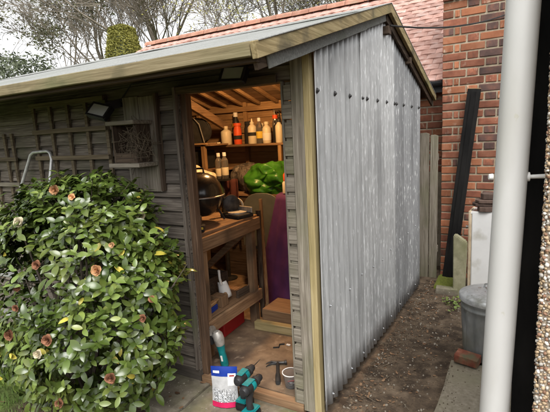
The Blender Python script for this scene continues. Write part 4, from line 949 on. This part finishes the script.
# grey chair
ch = thing('garden_chair', 'grey green plastic garden chair stacked below the green tarpaulin', 'chair', (-1.27, 1.48, FZ), (0, 0, R(6)))
po = [(-.19, -.02, .44), (.19, -.02, .44), (.20, .03, .70)]
for k in range(15):
    t = math.pi * k / 14; po.append((.20 * math.copysign(abs(math.cos(t)) ** .75, math.cos(t)), .04, .76 + .19 * math.sin(t) ** .8))
po.append((-.20, .03, .70)); b = B(); b.prism([(x, -.03 + (z - .44) * .13, z) for x, y, z in po], (0, .014, 0)); b.build('backrest', m['chair'], ch, bevel=.004, world=False)
B().box(-.19, .19, -.0, .34, .40, .425).build('seat', m['chair'], ch, bevel=.01, seg=2, world=False)
for x, y in ((-.17, .02), (.17, .02), (-.17, .32), (.17, .32)): B().beam((x, y, 0), (x * .95, y, .40), .035, .03, (0, 1, 0)).build('leg', m['chair'], ch, bevel=.004, world=False)
tag(B().beam((-.925, .955, FZ), (-1.04, 1.12, 1.02), .028, .016, (0, 1, 0)).build('leaning_batten', m['pine_z'], bevel=.002), 'thin pale batten leaning beside the far bench leg', 'batten')
tag(B().beam((-.945, .905, FZ), (-.985, .985, .95), .04, .020, (0, 1, 0)).build('leaning_batten', m['dark_z'], bevel=.002), 'dark batten leaning against the far end of the workbench', 'batten')
# trunk under the tarpaulin
tk = thing('storage_chest', 'dark timber storage chest under the green tarpaulin', 'chest', (-1.52, 2.0, FZ))
for k in range(6): B().box(-.42, .42, -.24, -.225, .005 + k * .145, .145 + k * .145).build('plank', m['dark_x'], tk, world=False)
B().box(-.42, .42, -.224, .24, 0, .87).build('carcass', m['dark_x'], tk, world=False); B().box(-.43, .43, -.25, .25, .8755, .90).build('lid', m['bench_x'], tk, bevel=.003, world=False)
def lump(name, c, r, mat, label, cat, amp=.25, sub=5, fq=2.2, sharp=True, seed=0, flat=None, jit=0):
    bm = bmesh.new(); bmesh.ops.create_icosphere(bm, subdivisions=sub, radius=1)
    for v in bm.verts:
        d = v.co.normalized(); s_ = Vector((seed, seed * 2, seed * 3))
        k = 1 + amp * noise.noise(d * fq + s_)
        if sharp: k += amp * .55 * (.5 - abs(noise.noise(d * fq * 2.1 + s_))) + amp * .32 * (.5 - abs(noise.noise(d * fq * 4.7 + s_)))
        p = Vector((d.x * r[0], d.y * r[1], d.z * r[2])) * k
        if flat is not None and p.z < flat: p.z = flat + (p.z - flat) * .02
        v.co = p + Vector(c) + (Vector((rp.gauss(0, 1), rp.gauss(0, 1), rp.gauss(0, 1))) * jit * r[2] if flat is None or p.z > flat + .02 else Vector((0, 0, 0)))
    me = bpy.data.meshes.new(name); bm.to_mesh(me); bm.free(); me.materials.append(mat); me.polygons.foreach_set('use_smooth', [True] * len(me.polygons))
    o = bpy.data.objects.new(name, me); col.objects.link(o)
    if jit: q = o.modifiers.new('soft', 'SUBSURF'); q.levels = 2; q.render_levels = 2
    return tag(o, label, cat)
lump('green_tarpaulin', (-1.37, 1.93, 1.075), (.285, .22, .20), m['green_tarp'], 'crumpled bright green tarpaulin heaped on the chest', 'tarpaulin', .36, 4, 1.5, seed=3.3, flat=-.114, jit=.075)
lump('rolled_cloth', (-1.74, 2.02, 1.10), (.19, .15, .16), m['greycloth'], 'patterned grey cloth bundle left of the green tarpaulin', 'cloth', .2, 5, 1.5, seed=6, flat=-.139)
b = B(); vs = []; 
for i in range(15):
    t = i / 14
    for j in range(21):
        u = j / 20; vs.append((-1.92 + .24 * u + .02 * t, 1.735 + .014 * math.sin(u * 17 + t) - .02 * t, 1.12 - .62 * t))
o = B().add(vs, [(i * 21 + j, i * 21 + j + 1, i * 21 + 22 + j, i * 21 + 21 + j) for i in range(14) for j in range(20)]).build('hanging_cloth', m['maroon'], smooth=2)
q = o.modifiers.new('gauge', 'SOLIDIFY'); q.thickness = .006; tag(o, 'dark maroon cloth hanging down left of the green tarpaulin', 'cloth')
# box and sack behind the barbecue
tag(B().box(-2.35, -1.97, 1.15, 1.55, FZ, .98).build('cardboard_box', m['bench_z'], bevel=.004), 'tall brown cardboard box behind the barbecue', 'box')
lump('white_sack', (-1.98, 1.40, 1.12), (.22, .17, .15), m['cream'], 'creased cream plastic sack behind the barbecue', 'sack', .26, 4, 1.7, seed=9, flat=-.139, jit=.05)
# dark stand with two clear bottles
st = thing('plant_stand', 'dark narrow stand carrying two clear bottles', 'stand', (-1.80, 1.62, FZ))
B().box(-.075, .075, -.05, .05, 1.055, 1.075).build('top', m['blackmatt'], st, world=False); B().tube([(0, 0, .02), (0, 0, 1.055)], .022, 10).build('column', m['blackmatt'], st, smooth=True, world=False); B().lathe([(0, 0), (.09, 0), (.09, .012), (.02, .022)], n=20).build('foot', m['blackmatt'], st, smooth=True, world=False)
def bottle(x, y, z, h, r, mat, capmat, label, neck=.4, band=None, nozzle=False, shelf=True, cat='bottle', grp='bottles on the back shelf'):
    t = thing('bottle', label, cat, (x, y, z), (0, 0, rp.uniform(0, 6)), grp); sh = h * .68; nr = r * neck
    B().lathe([(0, 0), (r * .92, 0), (r, .006), (r, sh), (r * .92, sh + h * .05), (nr, h * .84), (nr, h * .9)], n=20).build('body', mat, t, smooth=True, world=False)
    if nozzle: B().lathe([(nr * 1.25, h * .86), (nr * 1.25, h * .91), (nr * .7, h * .93), (.004, h * 1.08), (0, h * 1.08)], n=14).build('nozzle', capmat, t, smooth=True, world=False)
    else: B().lathe([(nr * 1.25, h * .87), (nr * 1.25, h), (nr, h * 1.01), (0, h * 1.012)], n=14).build('cap', capmat, t, smooth=True, world=False)
    if band: B().lathe([(r + .0012, sh * band[1]), (r + .0016, sh * band[1] + .001), (r + .0016, sh * band[2]), (r + .0012, sh * band[2])], n=20).build('label_band', band[0], t, smooth=True, world=False)
    return t
gb = 'clear bottles on the dark stand'
bottle(-1.833, 1.62, 1.136, .26, .036, m['clear'], m['white'], 'left clear plastic bottle with white cap on the dark stand', .42, (m['cream'], .15, .6), grp=gb)
bottle(-1.757, 1.62, 1.136, .265, .036, m['clear'], m['white'], 'right clear plastic bottle with white cap on the dark stand', .42, (m['cream'], .2, .65), grp=gb)
SZ_ = 1.4685
bottle(-2.075, 2.12, SZ_, .21, .062, m['cream'], m['cream'], 'fat cream jug at the left end of the bottle row', .35)
bottle(-2.02, 2.25, SZ_, .36, .042, m['black'], m['label'], 'tall dark bottle with yellow band and white cap behind the jug', .5, (m['yellow'], .78, .98))
bottle(-1.915, 2.12, SZ_, .235, .046, m['orange'], m['orange'], 'orange canister with black band on the back shelf', .8, (m['blackmatt'], .35, .62))
bottle(-1.85, 2.25, SZ_, .25, .05, m['blackmatt'], m['blackmatt'], 'plain black canister behind the orange one', .7)
bottle(-1.725, 2.13, SZ_, .255, .050, m['cream'], m['cream'], 'cream glue bottle with pointed nozzle and dark label', .4, (m['blackmatt'], .5, .72), True)
bottle(-1.655, 2.22, SZ_, .22, .040, m['cream'], m['cream'], 'small cream bottle behind the glue bottle', .45)
bottle(-1.620, 2.11, SZ_, .275, .036, m['clear'], m['label'], 'slim clear bottle with yellow label on the back shelf', .4, (m['yellow'], .3, .7))
bottle(-1.545, 2.14, SZ_, .23, .048, m['cream'], m['cream'], 'cream bottle at the right end of the pale row', .45, (m['label'], .2, .7))
bottle(-1.45, 2.20, SZ_, .24, .042, m['blackmatt'], m['black'], 'black bottle near the right shelf end', .5)
bottle(-1.385, 2.13, SZ_, .25, .040, m['cream'], m['black'], 'cream spray bottle with black top at the right shelf end', .45)
bottle(-1.30, 2.16, SZ_, .20, .05, m['blackmatt'], m['black'], 'squat black can beside the spray bottle', .7)
bottle(-2.135, 2.20, SZ_, .15, .05, m['clear'], m['black'], 'small clear jar beside the cream jug', .8)
bottle(-1.50, 2.26, SZ_, .30, .035, m['steel'], m['orange'], 'slim grey spray can with orange cap at the shelf back', .7)
hk = thing('tool_bundle', 'dark hand tools hanging above the right shelf end', 'tools', (-1.38, 2.33, 1.62))
for k in range(9):
    x = -.14 + k * .035; B().tube([(x, -.05 - .01 * (k % 3), .20 - .02 * (k % 2)), (x + rp.uniform(-.03, .03), -.06, .08), (x + rp.uniform(-.05, .05), -.07, -.03 * (k % 3))], [.006, .008, .012], 7).build('tool_handle', m['blackmatt'] if k % 3 else m['castalu'], hk, smooth=True, world=False)
B().beam((-.17, -.02, .20), (.17, -.02, .20), .012, .03).build('hook_rail', m['dark_x'], hk, world=False)
# cable reel / strimmer clutter on the left shelf
rl = thing('cable_reel', 'tangled black cable reel on the left shelf', 'cable reel', (-2.27, 1.86, 1.489))
B().lathe([(0, -.06), (.14, -.06), (.145, -.055), (.14, -.05), (.07, -.045), (.07, .045), (.14, .05), (.145, .055), (.14, .06), (0, .06)], (0, 0, .145), 30, rotm((R(90), 0, R(25)))).build('drum', m['blackmatt'], rl, smooth=True, world=False)
b = B()
for k in range(16):
    r0 = rp.uniform(.085, .13); ph_ = rp.uniform(-.04, .04); off = Vector((rp.gauss(0, .015), ph_, .145 + rp.gauss(0, .012))); mt = rotm((0, 0, R(25)))
    b.tube([mt @ (off + Vector((r0 * math.cos(a * .42), rp.gauss(0, .004), r0 * math.sin(a * .42)))) for a in range(16)], .0055, 6)
b.build('wound_cable', m['black'], rl, smooth=True, world=False)
B().tube([(-.12, -.06, .30), (-.02, -.09, .33), (.08, -.07, .22), (.12, -.05, .02)], .005, 6).build('loose_lead', m['alu'], rl, smooth=True, world=False)
tag(B().beam((-2.18, 1.79, 1.4965), (-2.02, 1.86, 1.4965), .04, .014).build('wood_offcut', m['pine_x']), 'thin pale offcut lying flat beside the cable reel', 'offcut')
tag(B().beam((-2.16, 1.93, 1.497), (-2.03, 1.90, 1.497), .06, .015).build('sandpaper_pad', m['cream']), 'folded cream paper pad on the left shelf', 'paper')
bx = thing('black_tool_case', 'black tool case on the lower left shelf', 'case', (-2.30, 1.90, 1.2175)); B().box(-.15, .13, -.12, .12, 0, .20).build('body', m['blackmatt'], bx, bevel=.01, world=False); B().lathe([(0, 0), (.03, 0), (.03, .006), (.012, .01), (0, .01)], (.0, -.1205, .10), 18, rotm((R(90), 0, 0))).build('dial', m['castalu'], bx, smooth=True, world=False)

# ------------------------------------------------------------------ tools at the doorway
pz = .0265
pu = thing('fixings_pouch', 'clear pouch of cable clips with blue top and pink bottom', 'pouch', (-.548, -.175, pz), (R(-4), 0, R(22)))
PW, PH, PT = .155, .235, .05
def pouch_pt(u, v, s_):
    th = PT / 2 * (1 - v) ** .65 * (1 - abs(u) ** 2.2) + .0012
    return Vector((u * PW / 2 * (1 - .05 * (1 - abs(2 * v - 1))), s_ * (th + .003 * N(u * 3, v * 5, s_ * 3)), v * PH))
def pouch_band(nm, v0, v1, mat, out=0):
    nu, nv = 14, max(2, int((v1 - v0) * 16)); b = B()
    for s_ in (-1, 1):
        vs = [pouch_pt(-1 + 2 * j / nu, v0 + (v1 - v0) * i / nv, s_) + Vector((0, s_ * out, 0)) for i in range(nv + 1) for j in range(nu + 1)]
        b.add(vs, [(i * (nu + 1) + j, i * (nu + 1) + j + 1, (i + 1) * (nu + 1) + j + 1, (i + 1) * (nu + 1) + j) for i in range(nv) for j in range(nu)])
    return b.build(nm, mat, pu, smooth=2, world=False, fix=False)
pouch_band('clear_body', .13, .76, m['clips']); pouch_band('blue_top', .76, 1.0, m['bluebag'], .0004); pouch_band('pink_bottom', 0, .13, m['pinkbag'], .0004)
def patch(nm, u0, u1, v0, v1, mat, out):
    vs = [pouch_pt(u0 + (u1 - u0) * j / 4, v0 + (v1 - v0) * i / 4, -1) + Vector((0, -out, 0)) for i in range(5) for j in range(5)]
    return B().add(vs, [(i * 5 + j, i * 5 + j + 1, i * 5 + 6 + j, i * 5 + 5 + j) for i in range(4) for j in range(4)]).build(nm, mat, pu, smooth=2, world=False, fix=False)
lbl = patch('price_label', .30, .90, .54, .84, m['label'], .0012); patch('red_mark', .42, .78, .765, .80, m['redbox'], .002)
patch('blue_print', -.85, -.35, .84, .90, m['label'], .0012).scale = (1, 1, 1)
b = B()
for k in range(150):
    u, v = rp.uniform(-.8, .8), .15 + .30 * rp.random() ** 1.4; p = pouch_pt(u, v, -1) + Vector((0, -.0018, 0)); a = rp.uniform(0, 6.28); l = rp.uniform(.005, .011)
    dv = Vector((math.cos(a), 0, math.sin(a))) * l; pp = Vector((-dv.z, 0, dv.x)) * .5
    b.tube([p - dv, p - dv * .2 + pp, p + dv], .0011, 4, False)
stuff(b.build('metal_clips', m['zinc'], pu, fix=False, world=False))

def drill(loc, rz, label, bit):
    t = thing('cordless_drill', label, 'drill', loc, (0, 0, rz), 'cordless drills by the doorway')
    q = rotm((R(-90), 0, 0))
    bt = B().box(-.036, .036, -.052, .050, 0, .046).build('battery', m['black'], t, bevel=.007, seg=2, smooth=True, world=False)
    B().box(-.0365, .0365, -.03, -.012, .012, .03).build('battery_release', m['teal'], bt, world=False)
    B().box(-.034, .034, -.050, .046, .0465, .062).build('foot', m['teal'], t, bevel=.005, seg=2, smooth=True, world=False)
    B().tube([(0, -.006, .06), (0, -.014, .09), (0, -.010, .13), (0, -.002, .165)], [.021, .018, .019, .025], 14).build('grip', m['black'], t, smooth=True, world=False)
    B().box(-.008, .008, .012, .026, .125, .155).build('trigger', m['blackmatt'], t, bevel=.003, world=False)
    bd = B().lathe([(0, -.072), (.020, -.070), (.0285, -.058), (.030, -.03), (.0305, .0), (.030, .035), (.026, .05)], (0, 0, .187), 24, q).build('motor_body', m['black'], t, smooth=True, world=False)
    B().lathe([(.0310, -.052), (.0318, -.048), (.0318, -.028), (.0310, -.024)], (0, 0, .187), 24, q).build('vent_ring', m['blackmatt'], bd, smooth=True, world=False)
    B().lathe([(.0310, -.004), (.0325, .0), (.0325, .022), (.0312, .027)], (0, 0, .187), 24, q).build('body_sleeve', m['teal'], bd, smooth=True, world=False)
    B().lathe([(.026, .05), (.028, .052), (.028, .068), (.025, .071)], (0, 0, .187), 24, q).build('torque_collar', m['blackmatt'], t, smooth=True, world=False)
    B().lathe([(.0, .070), (.021, .072), (.022, .09), (.019, .105), (.009, .118), (0, .119)], (0, 0, .187), 18, q).build('chuck', m['black'], t, smooth=True, world=False)
    B().box(-.020, .020, -.045, .03, .2165, .221).build('top_plate', m['teal'], t, bevel=.002, world=False)
    if bit: B().tube([(0, .117, .187), (0, .165, .187), (0, .205, .187)], [.003, .003, .001], 6).build('drill_bit', m['darksteel'], t, smooth=True, world=False)
    return t
drill((-.440, -.135, pz), R(3), 'teal and black cordless drill fitted with a long bit, beside the pouch', True)
drill((-.352, -.205, pz), R(0), 'teal and black cordless drill without a bit, nearest the corner', False)

gr = thing('angle_grinder', 'teal angle grinder standing against the near bench leg', 'grinder', (-.775, .135, FZ), (R(6), R(-6), R(15)))
B().tube([(0, 0, 0), (0, 0, .02), (0, 0, .10), (0, 0, .16)], [.024, .027, .023, .029], 18).build('motor_body', m['teal'], gr, smooth=True, world=False)
B().tube([(0, 0, .16), (0, 0, .20), (-.004, 0, .235), (-.008, 0, .255)], [.030, .035, .033, .02], 18).build('gear_head', m['castalu'], gr, smooth=True, world=False)
B().box(-.006, .006, -.026, -.022, .05, .09).build('switch', m['label'], gr, world=False)
B().lathe([(0, 0), (.058, 0), (.058, .003), (0, .003)], (-.042, 0, .225), 30, rotm((0, R(-90), 0))).build('cutting_disc', m['blackmatt'], gr, smooth=True, world=False)
B().lathe([(.062, .010), (.064, .008), (.064, -.006), (.02, -.008)], (-.042, 0, .225), 26, rotm((0, R(-90), 0)), R(-60), R(120)).build('disc_guard', m['castalu'], gr, smooth=True, world=False)
B().tube([(-.045, 0, .225), (-.028, 0, .225)], .014, 12).build('spindle', m['steel'], gr, smooth=True, world=False)

hm = thing('claw_hammer', 'black claw hammer lying on the shed floor', 'hammer', (-.40, .19, FZ + .013))
a = Vector((-.345, .085, FZ + .013)); c = Vector((-.462, .290, FZ + .014)); d = (c - a).normalized(); p = Vector((-d.y, d.x, 0))
B().tube([a, a.lerp(c, .08), a.lerp(c, .38), a.lerp(c, .5), c], [.014, .0165, .016, .011, .011], 12).build('handle', m['blackmatt'], hm, smooth=True)
B().tube([c - p * .060 + Vector((0, 0, .002)), c - p * .048, c - p * .044, c - p * .02, c + p * .012], [.0155, .016, .011, .0105, .0125], 12).build('head', m['darksteel'], hm, smooth=True)
for s_ in (-1, 1): B().tube([c + p * .010 + Vector((0, 0, s_ * .004)), c + p * .040 + d * .004 + Vector((0, 0, s_ * .007)), c + p * .066 - d * .014 + Vector((0, 0, s_ * .009)), c + p * .076 - d * .028 + Vector((0, 0, s_ * .009))], [.009, .007, .0045, .002], 8).build('claw', m['darksteel'], hm, smooth=True)
tb_ = thing('plastic_tub', 'clear plastic tub holding screws and a red clip, by the right post', 'tub', (-.268, .11, FZ + .002), (0, 0, R(20)))
b = B(); n = 28; lv = [(.036, 0), (.036, .002), (.048, .085), (.051, .086), (.051, .089), (.047, .089), (.0345, .004), (0, .004)]
b.lathe([(0, 0)] + lv, n=28); b.v = [(x * (1.0), y * (1.0), z) for x, y, z in b.v]; b.build('cup', m['clear'], tb_, smooth=True, world=False)
B().lathe([(.050, .084), (.0525, .086), (.0525, .090), (.050, .091), (.047, .089)], n=28).build('rim', m['white'], tb_, smooth=True, world=False)
B().beam((-.02, -.01, .03), (.025, .0, .034), .009, .009).build('red_clip', m['redbox'], tb_, bevel=.002, world=False)
b = B()
for k in range(40):
    a = rp.uniform(0, 6.28); r0 = rp.uniform(0, .022); p = Vector((r0 * math.cos(a), r0 * math.sin(a), rp.uniform(.008, .02))); e = Vector((rp.gauss(0, 1), rp.gauss(0, 1), rp.gauss(0, .3))).normalized() * .009; b.tube([p - e, p + e], [.0022, .001], 5)
stuff(b.build('screws', m['zinc'], tb_, fix=False, world=False))
tag(B().box(-.62, -.53, -.015, .03, FZ + .003, FZ + .011).build('red_tray', m['redbox'], bevel=.002), 'flat red plastic tray behind the pouch', 'tray')
tag(B().tube([(-.60, .47, FZ + .006), (-.565, .49, FZ + .006), (-.58, .53, FZ + .006), (-.55, .55, FZ + .006)], .005, 6).build('black_bracket', m['blackmatt'], smooth=True), 'small bent black bracket lying on the shed floor', 'bracket')
tag(B().box(-.535, -.505, .545, .56, FZ + .0005, FZ + .008).build('white_offcut', m['label'], bevel=.001), 'tiny white offcut lying on the shed floor', 'offcut')

# ------------------------------------------------------------------ trees beyond
def grow(rn, h, r0, levels, spread, fork_z, upb=.25, kids=(3, 5)):
    tr_, br_, ends = B(), B(), []
    def go(p, d, L_, r, lev):
        n = 4 if lev < 3 else 3; pts = [p]; rd = [r]; dd = d
        for i in range(n):
            dd = (dd + Vector((rn.gauss(0, .13), rn.gauss(0, .13), rn.gauss(.02, .10) + (upb * .12 if lev else 0)))).normalized(); pts.append(pts[-1] + dd * (L_ / n)); rd.append(r * (1 - .62 * (i + 1) / n))
        (tr_ if lev == 0 else br_).tube(pts, rd, 7 if lev == 0 else (5 if lev < 3 else 3), False)
        if lev >= levels: ends.append((pts[-1], dd)); return
        for k in range(rn.randint(*kids) + (2 if lev == 0 else 0)):
            f = rn.uniform(.35, 1) if lev else rn.uniform(fork_z, 1); i = min(n - 1, int(f * n)); q = pts[i].lerp(pts[i + 1], f * n - i)
            a = rn.uniform(0, 6.28); e1 = dd.cross(Vector((.3, .2, 1))).normalized(); e2 = dd.cross(e1); sp = spread * rn.uniform(.65, 1.2)
            go(q, (dd + (e1 * math.cos(a) + e2 * math.sin(a)) * sp + Vector((0, 0, upb * .5))).normalized(), L_ * rn.uniform(.52, .78), max(.011, r * (1 - .6 * f) * rn.uniform(.45, .62)), lev + 1)
        go(pts[-1], dd, L_ * .6, max(.011, rd[-1]), lev + 1)
    go(Vector((0, 0, -.1)), Vector((rn.gauss(0, .04), rn.gauss(0, .04), 1)).normalized(), h * .42, r0, 0)
    return tr_, br_, ends
def tree(name, label, loc, seed, h, r0, levels, spread, fork, leafmat=None, nleaf=0, lsize=.05, lspread=.12, kids=(3, 5), bark='bark_far', grp='trees beyond the shed', upb=.25):
    rn = random.Random(seed); t = thing(name, label, 'tree', loc, (0, 0, 0), grp); a, b, ends = grow(rn, h, r0, levels, spread, fork, upb, kids)
    a.build('trunk', m[bark], t, smooth=True, world=False, fix=False); b.build('branches', m[bark], t, world=False, fix=False)
    if leafmat:
        lf = B()
        for p, d in ends:
            for k in range(nleaf):
                c = p + Vector((rn.gauss(0, lspread), rn.gauss(0, lspread), rn.gauss(0, lspread))); e = Euler((rn.uniform(0, 6), rn.uniform(0, 6), rn.uniform(0, 6))).to_matrix(); s_ = lsize * rn.uniform(.6, 1.3)
                lf.add([c + e @ Vector(v) * s_ for v in ((-.3, 0, 0), (0, -.9, .1), (.3, 0, 0), (0, .9, -.1))], [(0, 1, 2, 3)])
        stuff(lf.build('crown', m[leafmat], t, world=False, fix=False))
    return t
tree('bare_tree', 'leafless tree with long spreading limbs left of the clipped yew', (-17.2, 14.5, 0), 12, 13.5, .24, 5, .75, .55)
tree('bare_tree', 'wide leafless tree rising behind the clipped yew and tiled roof', (-13.2, 15, 0), 5, 14.5, .30, 5, .8, .5)
tree('budding_tree', 'bare tree dotted with yellow-green buds behind the tiled roof ridge', (-9.0, 15.5, 0), 31, 14, .26, 5, .8, .45, 'bud', 3, .055, .25)
tree('budding_tree', 'yellow-budded tree furthest right above the tiled roof', (-5.4, 16.5, 0), 44, 12.5, .24, 5, .8, .45, 'bud', 4, .06, .25)
tree('gum_tree', 'sparse gum tree with thin leaning stems at the left edge', (-19.6, 11.3, 0), 8, 12.5, .13, 4, .5, .35, 'gum_leaf', 22, .11, .30, (2, 4), upb=.6)
tree('gum_tree', 'slender grey-green gum tree partly outside the left edge', (-21.8, 11.0, 0), 17, 12.5, .13, 4, .5, .35, 'gum_leaf', 26, .11, .32, (2, 4), upb=.6)
# evergreen shrub behind the shed roof at the left
def leafy(name, label, cat, loc, lobes_, nl, size, mat, seed, trunk_r=.06, grp=None):
    rn = random.Random(seed); t = thing(name, label, cat, loc, (0, 0, 0), grp); lf = B()
    for k in range(nl):
        c, r = rn.choice(lobes_); d = Vector((rn.gauss(0, 1), rn.gauss(0, 1), rn.gauss(0, 1))).normalized() * rn.uniform(.55, 1.06) ** .6; kk = 1 + .22 * N(d.x * 3, d.y * 3 + c[0], d.z * 3)
        p = Vector((c[0] + d.x * r[0] * kk, c[1] + d.y * r[1] * kk, c[2] + d.z * r[2] * kk)); e = Euler((rn.uniform(0, 6), rn.uniform(0, 6), rn.uniform(0, 6))).to_matrix(); s_ = size * rn.uniform(.6, 1.3)
        lf.add([p + e @ Vector(v) * s_ for v in ((-.35, 0, 0), (0, -.8, .12), (.35, 0, 0), (0, .8, -.12))], [(0, 1, 2, 3)])
    b = B()
    for c, r in lobes_: b.tube([(0, 0, -.05), (c[0] * .5, c[1] * .5, c[2] * .5), (c[0], c[1], c[2])], [trunk_r, trunk_r * .7, trunk_r * .3], 7, False)
    b.build('trunk', m['bark'], t, smooth=True, world=False, fix=False); stuff(lf.build('crown', m[mat], t, world=False, fix=False)); return t
leafy('evergreen_tree', 'low grey-green evergreen crown above the shed roof at the left', 'tree', (-15.6, 8.2, 0), [((0, 0, 4.0), (1.5, 1.2, 1.0)), ((1.0, .3, 3.6), (.9, .8, .7)), ((-1.4, 0, 4.2), (1.3, 1.0, 1.0)), ((.2, 0, 2.2), (1.6, 1.2, 1.3))], 9000, .085, 'olive_leaf', 3)
# clipped yew: tall flat-topped block
tp = thing('clipped_yew', 'tall flat-topped clipped yew showing above the shed roof', 'topiary', (-11.1, 9.0, 0))
rn = random.Random(2); lf = B(); HW0, HW1, TZ = .90, .37, 5.42
for k in range(26000):
    z = rn.uniform(2.2, TZ) if rn.random() < .85 else TZ; f = (z - 2.2) / (TZ - 2.2); hw = HW0 + (HW1 - HW0) * f; a = rn.uniform(0, 6.28)
    rr = hw * (rn.random() ** .5 if z == TZ else rn.uniform(.9, 1.02)); q = 1 / max(abs(math.cos(a)), abs(math.sin(a))) ** .55
    p = Vector((rr * q * math.cos(a), rr * q * math.sin(a), z - (.09 * rn.random() ** 2) - (.03 * (rr / hw) ** 6 if z > TZ - .02 else 0))); p += Vector((N(p.x * 3, p.z * 3) * .04, 0, N(p.x * 2.5, p.y * 2.5, 5) * .05))
    e = Euler((rn.uniform(0, 6), rn.uniform(0, 6), rn.uniform(0, 6))).to_matrix(); s_ = .045 * rn.uniform(.6, 1.3)
    lf.add([p + e @ Vector(v) * s_ for v in ((-.35, 0, 0), (0, -.9, .1), (.35, 0, 0), (0, .9, -.1))], [(0, 1, 2, 3)])
stuff(lf.build('crown', m['topiary'], tp, world=False, fix=False))
b = B(); b.lathe([(.70, .3), (.84, 2.2), (.33, TZ - .12), (.0, TZ - .10)], n=14); b.build('inner_growth', m['olive_leaf'], tp, smooth=True, world=False)
B().tube([(0, 0, -.05), (0, 0, 1.2)], [.16, .12], 10).build('trunk', m['bark'], tp, smooth=True, world=False)
